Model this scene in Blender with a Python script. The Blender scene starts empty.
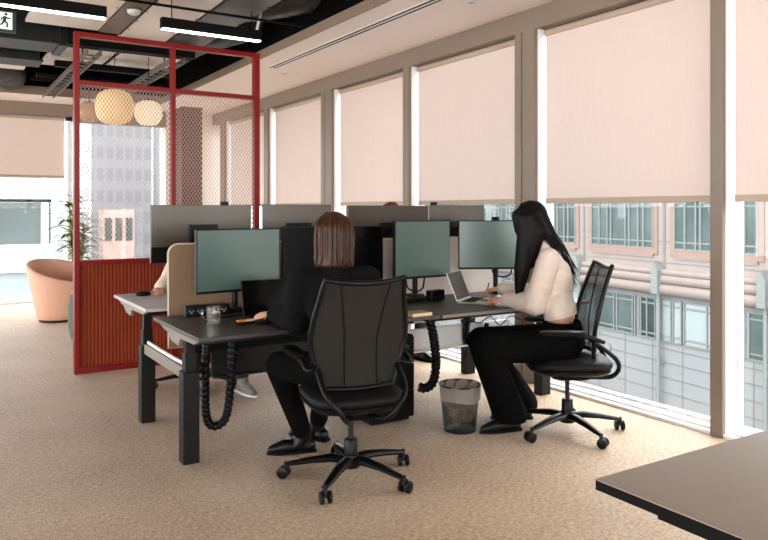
import bpy, bmesh, math, random
from mathutils import Vector, Matrix, Euler
random.seed(7)
PI = math.pi
C = bpy.context.scene.collection
V = Vector

# ------------------------------------------------------------------ materials
def lin(c):
    return tuple(((x/255)/12.92 if x/255 <= .04045 else ((x/255+.055)/1.055)**2.4) for x in c)

def new_mat(name):
    m = bpy.data.materials.new(name); m.use_nodes = True
    nt = m.node_tree
    return m, nt, nt.nodes['Principled BSDF'], nt.nodes['Material Output']

def mat(name, rgb, rough=.5, metal=0., spec=.5, noise=None, bump=None, coat=0., rgb2=None, stretch=(1,1,1), detail=4.):
    """noise=(scale, amount) varies the colour, bump=(scale, strength)"""
    m, nt, b, out = new_mat(name)
    col = lin(rgb)
    b.inputs['Base Color'].default_value = (*col, 1)
    b.inputs['Roughness'].default_value = rough
    b.inputs['Metallic'].default_value = metal
    b.inputs['Specular IOR Level'].default_value = spec
    if coat: b.inputs['Coat Weight'].default_value = coat
    N = nt.nodes; L = nt.links
    if noise or bump:
        tc = N.new('ShaderNodeTexCoord'); mp = N.new('ShaderNodeMapping')
        mp.inputs['Scale'].default_value = stretch
        L.new(tc.outputs['Object'], mp.inputs['Vector'])
    if noise:
        n = N.new('ShaderNodeTexNoise'); n.inputs['Scale'].default_value = noise[0]; n.inputs['Detail'].default_value = detail
        L.new(mp.outputs[0], n.inputs['Vector'])
        r = N.new('ShaderNodeValToRGB')
        a = noise[1]
        c2 = lin(rgb2) if rgb2 else tuple(x*(1-a) for x in col)
        c1 = col if rgb2 else tuple(min(1, x*(1+a)) for x in col)
        r.color_ramp.elements[0].position = .3; r.color_ramp.elements[0].color = (*c2, 1)
        r.color_ramp.elements[1].position = .7; r.color_ramp.elements[1].color = (*c1, 1)
        L.new(n.outputs['Fac'], r.inputs['Fac']); L.new(r.outputs['Color'], b.inputs['Base Color'])
    if bump:
        n2 = N.new('ShaderNodeTexNoise'); n2.inputs['Scale'].default_value = bump[0]; n2.inputs['Detail'].default_value = 3
        L.new(mp.outputs[0], n2.inputs['Vector'])
        bp = N.new('ShaderNodeBump'); bp.inputs['Strength'].default_value = bump[1]; bp.inputs['Distance'].default_value = .01
        L.new(n2.outputs['Fac'], bp.inputs['Height']); L.new(bp.outputs['Normal'], b.inputs['Normal'])
    return m

def dim(rgb, f=.2):
    c = [x*f for x in lin(rgb)]
    return tuple(255*(12.92*x if x <= .0031308 else 1.055*x**(1/2.4)-.055) for x in c)

def emit_mat(name, rgb, strength):
    m, nt, b, out = new_mat(name)
    b.inputs['Base Color'].default_value = (*lin(rgb), 1)
    b.inputs['Emission Color'].default_value = (*lin(rgb), 1)
    b.inputs['Emission Strength'].default_value = strength
    return m

def glass_mat(name, tint=(1, 1, 1), refl=.06, rough=.02, tintpow=1., gcol=(1,1,1)):
    m, nt, b, out = new_mat(name)
    N = nt.nodes; L = nt.links; N.remove(b)
    t = N.new('ShaderNodeBsdfTransparent'); t.inputs['Color'].default_value = (*tint, 1)
    g = N.new('ShaderNodeBsdfGlossy'); g.inputs['Roughness'].default_value = rough; g.inputs['Color'].default_value = (*gcol, 1)
    f = N.new('ShaderNodeLayerWeight'); f.inputs['Blend'].default_value = .5
    pw = N.new('ShaderNodeMath'); pw.operation = 'POWER'; pw.inputs[1].default_value = 5; L.new(f.outputs['Facing'], pw.inputs[0])
    ma = N.new('ShaderNodeMath'); ma.operation = 'MULTIPLY_ADD'; ma.inputs[1].default_value = .9; ma.inputs[2].default_value = refl
    L.new(pw.outputs[0], ma.inputs[0])
    mx = N.new('ShaderNodeMixShader'); L.new(ma.outputs[0], mx.inputs[0]); L.new(t.outputs[0], mx.inputs[1]); L.new(g.outputs[0], mx.inputs[2])
    L.new(mx.outputs[0], out.inputs['Surface'])
    return m

def cloth_trans(name, rgb, transl, transp=0., rough=.9, weave=0):
    """diffuse cloth that lets some light through (translucent) and may be see-through (open weave)"""
    m, nt, b, out = new_mat(name)
    N = nt.nodes; L = nt.links
    b.inputs['Base Color'].default_value = (*lin(rgb), 1); b.inputs['Roughness'].default_value = rough
    b.inputs['Specular IOR Level'].default_value = .2
    t = N.new('ShaderNodeBsdfTranslucent'); t.inputs['Color'].default_value = (*lin(rgb), 1)
    mx = N.new('ShaderNodeMixShader'); mx.inputs[0].default_value = transl
    L.new(b.outputs[0], mx.inputs[1]); L.new(t.outputs[0], mx.inputs[2])
    last = mx
    if transp:
        tp = N.new('ShaderNodeBsdfTransparent'); m2 = N.new('ShaderNodeMixShader'); m2.inputs[0].default_value = transp
        L.new(mx.outputs[0], m2.inputs[1]); L.new(tp.outputs[0], m2.inputs[2]); last = m2
    if weave:
        tc = N.new('ShaderNodeTexCoord'); mp = N.new('ShaderNodeMapping'); mp.inputs['Scale'].default_value = (1, 1, .08)
        n = N.new('ShaderNodeTexNoise'); n.inputs['Scale'].default_value = weave; n.inputs['Detail'].default_value = 3
        r = N.new('ShaderNodeValToRGB'); c = lin(rgb)
        r.color_ramp.elements[0].color = (*[x*.95 for x in c], 1); r.color_ramp.elements[1].color = (*[min(1, x*1.04) for x in c], 1)
        L.new(tc.outputs['Object'], mp.inputs[0]); L.new(mp.outputs[0], n.inputs['Vector']); L.new(n.outputs['Fac'], r.inputs[0])
        L.new(r.outputs[0], b.inputs['Base Color']); L.new(r.outputs[0], t.inputs['Color'])
    L.new(last.outputs[0], out.inputs['Surface'])
    return m

M = {}
M['soffit'] = mat('soffit_paint', (232, 221, 214), .8)
M['fascia'] = mat('fascia_paint', (136, 117, 100), .7)
M['slab'] = mat('dark_slab_paint', (9, 9, 9), .95, spec=.05)
M['frame'] = mat('taupe_frame_metal', (124, 109, 95), .5, 0., noise=(3, .03))
M['white_metal'] = mat('white_frame_metal', (238, 238, 240), .35)
M['sill'] = mat('sill_metal', (225, 222, 220), .4)
M['wall'] = mat('warm_white_paint', (222, 208, 196), .85)
M['glass'] = glass_mat('window_glass', (.97, .99, .99), .012)
M['blind'] = cloth_trans('blind_fabric', (226, 211, 202), .16, weave=90)
M['hem'] = mat('blind_hem', (176, 156, 138), .7)
M['red'] = mat('red_powdercoat', (126, 17, 12), .4, spec=.25)
M['mesh'] = mat('mesh_wire', (176, 146, 134), .5)
M['rust'] = mat('rust_ribbed_panel', (132, 54, 32), .7, spec=.1, noise=(2, .05))
M['black'] = mat('black_plastic', (10, 10, 10), .38, spec=.2)
M['blackmatte'] = mat('black_matte', (11, 11, 11), .7, spec=.12)
M['charcoal'] = mat('charcoal_powdercoat', (26, 25, 24), .45, spec=.25)
M['leg'] = mat('desk_leg_powdercoat', (17, 15, 14), .48, spec=.2)
M['deskdark'] = mat('dark_desk_laminate', (58, 52, 47), .42, spec=.4, noise=(6, .06))
M['deskpale'] = mat('pale_desk_laminate', (176, 168, 166), .4)
M['deskedge'] = mat('desk_edge', (124, 114, 102), .5)
M['tabletop'] = mat('brown_table_laminate', (146, 128, 113), .38, noise=(12, .03))
M['felt'] = mat('beige_felt', (134, 108, 82), .95, noise=(220, .18), bump=(300, .25))
M['feltlit'] = mat('window_lit_felt', (214, 202, 192), .95, noise=(220, .1), bump=(300, .25))  # paler copy of the felt, with window light put into its colour
M['feltback'] = mat('divider_edge', (196, 180, 160), .8)
M['screen'] = mat('screen_reflection_tint', (72, 96, 89), .32, spec=.9)  # teal base colour stands in for reflections on a switched-off screen
M['screenoff'] = mat('dark_screen', (6, 6, 6), .12, spec=.1)
M['bezel'] = mat('monitor_bezel', (9, 9, 9), .4, spec=.2)
M['monback'] = mat('monitor_back', (78, 70, 62), .32, metal=.4)
M['silver'] = mat('silver_aluminium', (176, 172, 168), .32, metal=.7)
M['chrome'] = mat('chrome', (200, 200, 200), .12, metal=1)
M['chairmesh'] = cloth_trans('chair_mesh_textile', (30, 29, 27), .15, .42)
M['chairmeshd'] = cloth_trans('dense_chair_mesh_textile', (40, 37, 32), .05, .06)
M['seat'] = mat('black_seat_fabric', (13, 12, 12), .6, spec=.2, noise=(120, .2))
M['skin'] = mat('skin', (205, 148, 118), .5, noise=(25, .05))
M['skin2'] = mat('skin_deep', (196, 140, 108), .5, noise=(25, .05))
M['blouse'] = mat('cream_blouse', (212, 194, 180), .75, noise=(16, .06), bump=(20, 1.))
M['trouser'] = mat('black_trousers', (8, 8, 8), .9, spec=.06, noise=(30, .2), bump=(16, .5))
M['knit'] = mat('dark_knit', (19, 19, 20), .95, spec=.06, noise=(90, .2), bump=(140, .2), stretch=(1, 1, 3))
M['boot'] = mat('black_leather', (10, 9, 9), .38, spec=.3)
M['hair_black'] = mat('black_hair', (8, 6, 6), .5, noise=(60, .5), stretch=(2, 2, .15), spec=.15)
M['hair_brown'] = mat('auburn_hair', (84, 46, 22), .4, spec=.3, noise=(45, .0), rgb2=(28, 15, 8), stretch=(2, 2, .12))
M['cream_knit'] = mat('cream_knit', (226, 204, 186), .85)
M['denim'] = mat('dark_denim', (30, 32, 36), .85)
M['sneaker'] = mat('grey_sneaker', (110, 108, 104), .7)
M['white'] = mat('white_matte', (225, 223, 220), .6)
M['peach'] = mat('peach_upholstery', (222, 174, 148), .75, noise=(60, .06), bump=(200, .1))
M['green_up'] = mat('sage_upholstery', (86, 94, 84), .85, noise=(120, .1))
M['leaf'] = cloth_trans('leaf_green', (104, 138, 56), .45, 0, .5)
M['leaf_l'] = cloth_trans('leaf_yellow_green', (176, 186, 76), .45, 0, .5)
M['stem'] = mat('plant_stem', (96, 104, 50), .6)
M['pot'] = mat('plant_pot', (190, 186, 180), .6)
M['maroon'] = mat('maroon_panel', (92, 56, 48), .7, noise=(3, .05))
M['raft'] = mat('raft_metal', (226, 218, 210), .36, metal=.3, noise=(2.5, .04))
M['raftbeam'] = mat('raft_channel', (96, 84, 72), .5)
M['duct'] = mat('black_duct_paint', (26, 28, 27), .45, spec=.3, noise=(4, .08))
M['ductgrey'] = mat('dark_spiral_duct', (58, 58, 56), .4, metal=.3)
M['tray'] = mat('galvanised_tray', (120, 112, 104), .4, metal=.6)
M['lightwhite'] = emit_mat('linear_light_diffuser', (255, 246, 236), 9)
M['exitgreen'] = mat('exit_green', dim((18, 92, 52)), .4)
M['exitwhite'] = emit_mat('exit_white', (232, 238, 226), .35)
M['rodwhite'] = mat('white_rod', (220, 218, 212), .5)
M['paper'] = mat('cream_paper', (222, 204, 170), .7)
M['orange'] = mat('orange_wrap', (226, 138, 48), .5)
M['brass'] = mat('brass', (196, 158, 96), .35, metal=.8)
M['binwire'] = cloth_trans('bin_wire_mesh', (22, 21, 20), 0, .62)
M['rubbish'] = mat('crumpled_paper', (206, 182, 156), .9, noise=(24, .35))
M['liner'] = cloth_trans('bin_liner_film', (216, 204, 194), .45, .5)
M['water'] = glass_mat('mug_glass', (.90, .90, .89), .13, .03)
M['pinkwood'] = mat('dark_red_hair', (120, 40, 26), .5, rgb2=(84, 26, 16), noise=(40, 0), stretch=(2, 2, .12))
M['ebuild'] = mat('pale_pink_stone', dim((236, 216, 206)), .9, noise=(.6, .03))
M['ecourse'] = mat('string_course_stone', dim((222, 200, 190)), .9)
M['epink'] = mat('salmon_stone', dim((230, 188, 170)), .9)
M['egrey'] = mat('pale_grey_stone', dim((220, 222, 224)), .9)
M['ejoint'] = mat('stone_joint', dim((190, 184, 182)), .9)
M['eframe'] = mat('pale_teal_frame', dim((198, 204, 201)), .6)
M['eglass'] = mat('teal_glazing', dim((150, 172, 170)), .2, spec=.5, noise=(.35, .0), rgb2=dim((84, 110, 106)))
M['eglass_l'] = mat('pale_glazing', dim((208, 220, 220), .30), .25, spec=.4, noise=(.5, .05))
M['eglass_d'] = mat('dark_teal_glazing', dim((110, 132, 130)), .2, spec=.5, noise=(.3, 0), rgb2=dim((58, 84, 82)))
M['ewhite'] = mat('white_cladding', dim((236, 238, 240), .6), .8)
M['etower'] = mat('grey_tower_cladding', dim((214, 216, 220), .6), .8, noise=(.4, .05))
M['ebrick'] = mat('red_brick_facade', dim((236, 200, 190), .5), .9, noise=(1.5, .15))
M['etglass'] = mat('pale_tower_glazing', dim((206, 212, 218), .5), .3, spec=.3)
M['street'] = mat('pale_paving', dim((214, 216, 216)), .9, noise=(.3, .05))

def carpet():
    m, nt, b, out = new_mat('woven_carpet')
    N = nt.nodes; L = nt.links
    tc = N.new('ShaderNodeTexCoord')
    def nz(scale, sx, sy, det=3):
        mp = N.new('ShaderNodeMapping'); mp.inputs['Scale'].default_value = (sx, sy, 1); mp.inputs['Rotation'].default_value = (0, 0, 0)
        L.new(tc.outputs['Object'], mp.inputs[0])
        n = N.new('ShaderNodeTexNoise'); n.inputs['Scale'].default_value = scale; n.inputs['Detail'].default_value = det
        L.new(mp.outputs[0], n.inputs['Vector']); return n
    a = nz(120, 1, .3); c = nz(120, .3, 1); big = nz(1.6, 1, 1, 2); fine = nz(380, 1, 1)
    add = N.new('ShaderNodeMath'); add.operation = 'ADD'; L.new(a.outputs[0], add.inputs[0]); L.new(c.outputs[0], add.inputs[1])
    add2 = N.new('ShaderNodeMath'); add2.operation = 'MULTIPLY_ADD'; add2.inputs[1].default_value = .7; L.new(fine.outputs[0], add2.inputs[0]); L.new(add.outputs[0], add2.inputs[2])
    add3 = N.new('ShaderNodeMath'); add3.operation = 'MULTIPLY_ADD'; add3.inputs[1].default_value = .35; L.new(big.outputs[0], add3.inputs[0]); L.new(add2.outputs[0], add3.inputs[2])
    mr = N.new('ShaderNodeMapRange'); mr.inputs['From Min'].default_value = 1.1; mr.inputs['From Max'].default_value = 1.95
    L.new(add3.outputs[0], mr.inputs['Value'])
    r = N.new('ShaderNodeValToRGB')
    r.color_ramp.elements[0].position = .0; r.color_ramp.elements[0].color = (*lin((120, 94, 70)), 1)
    r.color_ramp.elements[1].position = 1.; r.color_ramp.elements[1].color = (*lin((220, 193, 165)), 1)
    e = r.color_ramp.elements.new(.5); e.color = (*lin((181, 151, 122)), 1)
    L.new(mr.outputs[0], r.inputs[0])
    # carpet tile seams: half metre tiles
    sep = N.new('ShaderNodeSeparateXYZ'); L.new(tc.outputs['Object'], sep.inputs[0])
    def seam(o):
        d = N.new('ShaderNodeMath'); d.operation = 'FRACT'; mu = N.new('ShaderNodeMath'); mu.operation = 'MULTIPLY'; mu.inputs[1].default_value = 1.
        L.new(o, mu.inputs[0]); L.new(mu.outputs[0], d.inputs[0])
        lt = N.new('ShaderNodeMath'); lt.operation = 'LESS_THAN'; lt.inputs[1].default_value = .006; L.new(d.outputs[0], lt.inputs[0]); return lt
    s1 = seam(sep.outputs[0]); s2 = seam(sep.outputs[1])
    mx = N.new('ShaderNodeMath'); mx.operation = 'MAXIMUM'; L.new(s1.outputs[0], mx.inputs[0]); L.new(s2.outputs[0], mx.inputs[1])
    ms = N.new('ShaderNodeMath'); ms.operation = 'MULTIPLY'; ms.inputs[1].default_value = .35; L.new(mx.outputs[0], ms.inputs[0])
    mix = N.new('ShaderNodeMixRGB'); mix.inputs[2].default_value = (*lin((120, 96, 76)), 1)
    L.new(ms.outputs[0], mix.inputs[0]); L.new(r.outputs[0], mix.inputs[1]); L.new(mix.outputs[0], b.inputs['Base Color'])
    b.inputs['Roughness'].default_value = .62; b.inputs['Specular IOR Level'].default_value = .28; b.inputs['Sheen Weight'].default_value = .13; b.inputs['Sheen Roughness'].default_value = .4
    bp = N.new('ShaderNodeBump'); bp.inputs['Strength'].default_value = .3; bp.inputs['Distance'].default_value = .01
    L.new(add2.outputs[0], bp.inputs['Height']); L.new(bp.outputs[0], b.inputs['Normal'])
    return m
M['carpet'] = carpet()

def lantern_mat(name, rgb, strength):
    m, nt, b, out = new_mat(name)
    N = nt.nodes; L = nt.links
    tc = N.new('ShaderNodeTexCoord'); w = N.new('ShaderNodeTexWave'); w.bands_direction = 'Z'; w.inputs['Scale'].default_value = 16
    L.new(tc.outputs['Object'], w.inputs['Vector'])
    r = N.new('ShaderNodeValToRGB'); c = lin(rgb)
    r.color_ramp.elements[0].color = (*[x*.72 for x in c], 1); r.color_ramp.elements[1].color = (*c, 1)
    L.new(w.outputs['Fac'], r.inputs[0]); L.new(r.outputs[0], b.inputs['Base Color']); L.new(r.outputs[0], b.inputs['Emission Color'])
    b.inputs['Emission Strength'].default_value = strength
    return m
M['lantern_a'] = lantern_mat('amber_lantern_paper', (246, 206, 150), .5)
M['lantern_b'] = lantern_mat('cream_lantern_paper', (255, 236, 206), .75)
M['lantern_c'] = lantern_mat('tan_lantern_paper', (196, 150, 112), .15)

# ------------------------------------------------------------------ mesh building
class MB:
    def __init__(s): s.bm = bmesh.new()
    def add(s, verts, faces):
        vs = [s.bm.verts.new(v) for v in verts]
        for f in faces:
            try: s.bm.faces.new([vs[i] for i in f])
            except ValueError: pass
        return vs
    def box(s, x0, x1, y0, y1, z0, z1, bev=0., seg=2, mtx=None):
        vs = s.add([(x, y, z) for z in (z0, z1) for y in (y0, y1) for x in (x0, x1)],
                   [(0, 2, 3, 1), (4, 5, 7, 6), (0, 1, 5, 4), (2, 6, 7, 3), (0, 4, 6, 2), (1, 3, 7, 5)])
        if bev:
            es = {e for v in vs for e in v.link_edges}
            r = bmesh.ops.bevel(s.bm, geom=list(es), offset=bev, segments=seg, affect='EDGES', profile=.5)
            vs = list({v for f in r['faces'] for v in f.verts} | {v for v in vs if v.is_valid})
        if mtx is not None: bmesh.ops.transform(s.bm, matrix=mtx, verts=[v for v in vs if v.is_valid])
        return s
    def tube(s, pts, r, seg=10, closed=False, flat=1., caps=True):
        """sweep along pts; r scalar or list; flat squashes one axis"""
        pts = [V(p) for p in pts]; n = len(pts)
        rs = r if isinstance(r, (list, tuple)) else [r]*n
        prev = None; rings = []
        for i, p in enumerate(pts):
            if closed: t = pts[(i+1) % n]-pts[i-1]
            else: t = pts[min(i+1, n-1)]-pts[max(i-1, 0)]
            t.normalize()
            if prev is None:
                a = V((0, 0, 1)) if abs(t.z) < .9 else V((1, 0, 0))
                u = t.cross(a).normalized()
            else:
                u = (prev-t*prev.dot(t)).normalized()
            prev = u; w = t.cross(u)
            rings.append([s.bm.verts.new(p+(u*math.cos(2*PI*k/seg)+w*math.sin(2*PI*k/seg)*flat)*rs[i]) for k in range(seg)])
        m = n if closed else n-1
        for i in range(m):
            a, b = rings[i], rings[(i+1) % n]
            for k in range(seg):
                s.bm.faces.new((a[k], a[(k+1) % seg], b[(k+1) % seg], b[k]))
        if not closed and caps:
            s.bm.faces.new(rings[0][::-1]); s.bm.faces.new(rings[-1])
        return s
    def cyl(s, p0, p1, r0, r1=None, seg=20):
        return s.tube([p0, p1], [r0, r0 if r1 is None else r1], seg)
    def lathe(s, prof, seg=32, c=(0, 0, 0), sx=1., sy=1., closed=False):
        rings = []
        for (r, z) in prof:
            rings.append([s.bm.verts.new((c[0]+sx*max(r, 1e-4)*math.cos(2*PI*k/seg), c[1]+sy*max(r, 1e-4)*math.sin(2*PI*k/seg), c[2]+z)) for k in range(seg)])
        m = len(rings) if closed else len(rings)-1
        for i in range(m):
            a, b = rings[i], rings[(i+1) % len(rings)]
            for k in range(seg): s.bm.faces.new((a[k], a[(k+1) % seg], b[(k+1) % seg], b[k]))
        if not closed:
            if prof[0][0] > 1e-3: s.bm.faces.new(rings[0][::-1])
            if prof[-1][0] > 1e-3: s.bm.faces.new(rings[-1])
        return s
    def prism(s, poly, a, b, axis='y', mtx=None):
        """poly in the plane perpendicular to axis: y -> (x,z), x -> (y,z), z -> (x,y)"""
        def P(p, t): return {'y': (p[0], t, p[1]), 'x': (t, p[0], p[1]), 'z': (p[0], p[1], t)}[axis]
        n = len(poly)
        vs = s.add([P(p, a) for p in poly]+[P(p, b) for p in poly],
                   [tuple(range(n))[::-1], tuple(range(n, 2*n))]+[(i, (i+1) % n, n+(i+1) % n, n+i) for i in range(n)])
        if mtx is not None: bmesh.ops.transform(s.bm, matrix=mtx, verts=vs)
        return s
    def grid(s, f, nu, nv, th=None):
        """surface f(u,v); th = thickness vector function or constant vector"""
        P = [[V(f(i/nu, j/nv)) for j in range(nv+1)] for i in range(nu+1)]
        A = [[s.bm.verts.new(p) for p in row] for row in P]
        for i in range(nu):
            for j in range(nv): s.bm.faces.new((A[i][j], A[i+1][j], A[i+1][j+1], A[i][j+1]))
        if th is not None:
            t = V(th)
            B = [[s.bm.verts.new(p+t) for p in row] for row in P]
            for i in range(nu):
                for j in range(nv): s.bm.faces.new((B[i][j], B[i][j+1], B[i+1][j+1], B[i+1][j]))
            for i in range(nu):
                s.bm.faces.new((A[i][0], B[i][0], B[i+1][0], A[i+1][0])); s.bm.faces.new((A[i+1][nv], B[i+1][nv], B[i][nv], A[i][nv]))
            for j in range(nv):
                s.bm.faces.new((A[0][j+1], B[0][j+1], B[0][j], A[0][j])); s.bm.faces.new((A[nu][j], B[nu][j], B[nu][j+1], A[nu][j+1]))
        return s
    def capsule(s, p0, r0, p1, r1, seg=16):
        p0, p1 = V(p0), V(p1); d = p1-p0; L = d.length
        if L < 1e-5: d = V((0, 0, 1)); L = 1e-5
        d.normalize(); q = d.to_track_quat('Z', 'Y').to_matrix()
        rings = []; h = 5
        for i in range(h+1):
            a = -PI/2+PI/2*i/h; rings.append((r0*math.cos(a), r0*math.sin(a)))
        for i in range(h+1):
            a = PI/2*i/h; rings.append((r1*math.cos(a), L+r1*math.sin(a)))
        R = []
        for (r, z) in rings:
            R.append([s.bm.verts.new(p0+q @ V((max(r, 2e-4)*math.cos(2*PI*k/seg), max(r, 2e-4)*math.sin(2*PI*k/seg), z))) for k in range(seg)])
        for i in range(len(R)-1):
            for k in range(seg): s.bm.faces.new((R[i][k], R[i][(k+1) % seg], R[i+1][(k+1) % seg], R[i+1][k]))
        s.bm.faces.new(R[0][::-1]); s.bm.faces.new(R[-1])
        return s
    def chain(s, pts, rs):
        for i in range(len(pts)-1): s.capsule(pts[i], rs[i], pts[i+1], rs[i+1])
        return s
    def ell(s, c, r, rot=None, seg=20):
        """ellipsoid, rot a 3x3 matrix"""
        c = V(c); R = []
        n = 12
        for i in range(n+1):
            a = -PI/2+PI*i/n
            row = []
            for k in range(seg):
                p = V((r[0]*max(math.cos(a), 1e-3)*math.cos(2*PI*k/seg), r[1]*max(math.cos(a), 1e-3)*math.sin(2*PI*k/seg), r[2]*math.sin(a)))
                row.append(s.bm.verts.new(c+(rot @ p if rot is not None else p)))
            R.append(row)
        for i in range(n):
            for k in range(seg): s.bm.faces.new((R[i][k], R[i][(k+1) % seg], R[i+1][(k+1) % seg], R[i+1][k]))
        s.bm.faces.new(R[0][::-1]); s.bm.faces.new(R[-1])
        return s
    def build(s, name, material, parent=None, smooth=False, world=None, label=None):
        """world: coordinates are in world space; shift them under the parent Empty"""
        bmesh.ops.recalc_face_normals(s.bm, faces=s.bm.faces)
        me = bpy.data.meshes.new(name); s.bm.to_mesh(me); s.bm.free()
        return put(name, me, material, parent, smooth, world, label)

def put(name, me, material, parent=None, smooth=False, world=None, label=None):
    if parent is not None and world:
        me.transform(Matrix.Translation(-V(root_loc(parent))))
    o = bpy.data.objects.new(name, me); C.objects.link(o)
    me.materials.clear(); me.materials.append(material)
    if smooth:
        for p in me.polygons: p.use_smooth = True
        if smooth != 'all':
            try: me.set_sharp_from_angle(angle=math.radians(38))
            except Exception: pass
    if parent is not None: o.parent = parent
    if label: o['label'] = label
    return o

def root_loc(o):
    p = V(o.location)
    while o.parent is not None:
        o = o.parent; p = p+V(o.location)
    return p

def voxel(mb, size, smooth_it=4, cuts=()):
    """union of overlapping closed shapes into one continuous surface"""
    me = bpy.data.meshes.new('tmp'); bmesh.ops.recalc_face_normals(mb.bm, faces=mb.bm.faces); mb.bm.to_mesh(me); mb.bm.free()
    o = bpy.data.objects.new('tmp', me); C.objects.link(o)
    r = o.modifiers.new('r', 'REMESH'); r.mode = 'VOXEL'; r.voxel_size = size
    if smooth_it:
        sm = o.modifiers.new('s', 'SMOOTH'); sm.factor = .5; sm.iterations = smooth_it
    dg = bpy.context.evaluated_depsgraph_get(); dg.update()
    me2 = bpy.data.meshes.new_from_object(o.evaluated_get(dg))
    bpy.data.objects.remove(o); bpy.data.meshes.remove(me)
    if cuts:
        bm = bmesh.new(); bm.from_mesh(me2)
        for (co, no) in cuts:   # keeps the side the normal points away from
            g = bm.verts[:]+bm.edges[:]+bm.faces[:]
            bmesh.ops.bisect_plane(bm, geom=g, plane_co=co, plane_no=no, clear_outer=True)
        bm.to_mesh(me2); bm.free()
    return me2

def tag(o, label, cat, group=None):
    o['label'] = label; o['category'] = cat
    if group: o['group'] = group
    return o

def thing(name, label, cat, loc=(0, 0, 0), rotz=0., group=None):
    o = bpy.data.objects.new(name, None); C.objects.link(o); o.empty_display_size = .1
    o.location = loc; o.rotation_euler = (0, 0, rotz)
    return tag(o, label, cat, group)

def struct(name, mb, m, smooth=False, parent=None):
    o = mb.build(name, m, parent, smooth)
    if parent is None: o['kind'] = 'structure'
    return o

def dup(root, label=None, loc=None, rotz=None):
    r = root.copy(); C.objects.link(r)
    if loc: r.location = loc
    if rotz is not None: r.rotation_euler = (0, 0, rotz)
    if label: r['label'] = label
    for ch in list(root.children):
        c = ch.copy(); C.objects.link(c); c.parent = r
        for g in list(ch.children):
            d = g.copy(); C.objects.link(d); d.parent = c
    return r

def bez(p0, p1, p2, p3, n=16):
    p0, p1, p2, p3 = V(p0), V(p1), V(p2), V(p3)
    return [p0*(1-t)**3+p1*3*t*(1-t)**2+p2*3*t*t*(1-t)+p3*t**3 for t in [i/n for i in range(n+1)]]

def smoothpath(pts, n=8):
    """Catmull-Rom through pts"""
    P = [V(p) for p in pts]; P = [P[0]*2-P[1]]+P+[P[-1]*2-P[-2]]
    out = []
    for i in range(1, len(P)-2):
        a, b, c, d = P[i-1:i+3]
        for k in range(n):
            t = k/n
            out.append(.5*((2*b)+(c-a)*t+(2*a-5*b+4*c-d)*t*t+(3*b-a-3*c+d)*t**3))
    out.append(P[-2]); return out

# ------------------------------------------------------------------ room shell
W = 4.07           # inner face of the glazed wall
YB = 11.9          # inner face of the rear glazed wall
SOF = 2.985
XL, YF = -7., -6.
struct('floor', MB().box(XL, W+.02, YF, YB+.02, -.12, 0), M['carpet'])
struct('ceiling', MB().box(XL, W+.3, YF, YB+.3, 3.75, 3.85), M['slab'])
# lowered soffits along the two glazed walls
struct('soffit', MB().box(3.0, W+.02, YF, YB+.02, SOF, SOF+.02).box(XL, 3.0, 11.12, YB+.02, SOF, SOF+.02), M['soffit'])
struct('trim_1', MB().box(2.985, 3.0, YF, 11.12, SOF-.002, SOF+.085).box(XL, 3.0, 11.105, 11.12, SOF-.002, SOF+.115), M['fascia'])
struct('trim_2', MB().box(2.99, 3.0, YF, 11.12, SOF+.085, 3.75).box(XL, 3.0, 11.11, 11.12, SOF+.115, 3.75), M['slab'])
# right glazed wall: header, mullions, sill, glass
HB = 2.818
struct('trim_3', MB().box(W, W+.24, YF, YB+.2, HB, SOF+.02), M['frame'])
struct('trim_4', MB().box(W, W+.05, YF, YB, 0, .02).box(W+.05, W+.1, YF, YB, 0, .032).box(W+.1, W+.26, YF, YB, -.05, .03, .004), M['sill'])
mull = [(-4.2, -4.1, 0), (-2.55, -2.32, 1), (-.85, -.75, 0), (.80, 1.03, 1), (2.617, 2.70, 0), (4.22, 4.45, 1), (5.994, 6.10, 0), (7.623, 7.905, 1), (9.537, 9.68, 0), (11.3, 11.5, 1)]
for i, (a, b, dbl) in enumerate(mull):
    mb = MB()
    if dbl:
        g = a+(b-a)*.64
        mb.box(W-.006, W+.03, a, g-.005, .0, HB, .003).box(W-.006, W+.03, g+.005, b, .0, HB, .003).box(W+.012, W+.03, g-.006, g+.006, 0, HB)
    else: mb.box(W-.006, W+.03, a, b, .0, HB, .003)
    o = struct('trim_%d' % (10+i), mb, M['frame'])
    # white deeper reveal of the mullion
    struct('trim_%d' % (30+i), MB().box(W+.03, W+.18, a+.001, b-.001, .0, HB), M['white_metal'])
edges = [YF]+[e for a, b, d in mull for e in (a, b)]+[YB]
bay = [(edges[i], edges[i+1]) for i in range(0, len(edges)-1, 2)]
for i, (a, b) in enumerate(bay):
    mb = MB().box(W+.162, W+.170, a, b, .03, HB)
    struct('window_%d' % (i+1), mb, M['glass'])
    # slim white glazing bead round each pane
    struct('trim_%d' % (50+i), MB().box(W+.15, W+.18, b-.02, b-.0005, .03, HB).box(W+.15, W+.18, a+.0005, a+.02, .03, HB).box(W+.15, W+.18, a+.02, b-.02, .03, .05), M['white_metal'])

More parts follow.
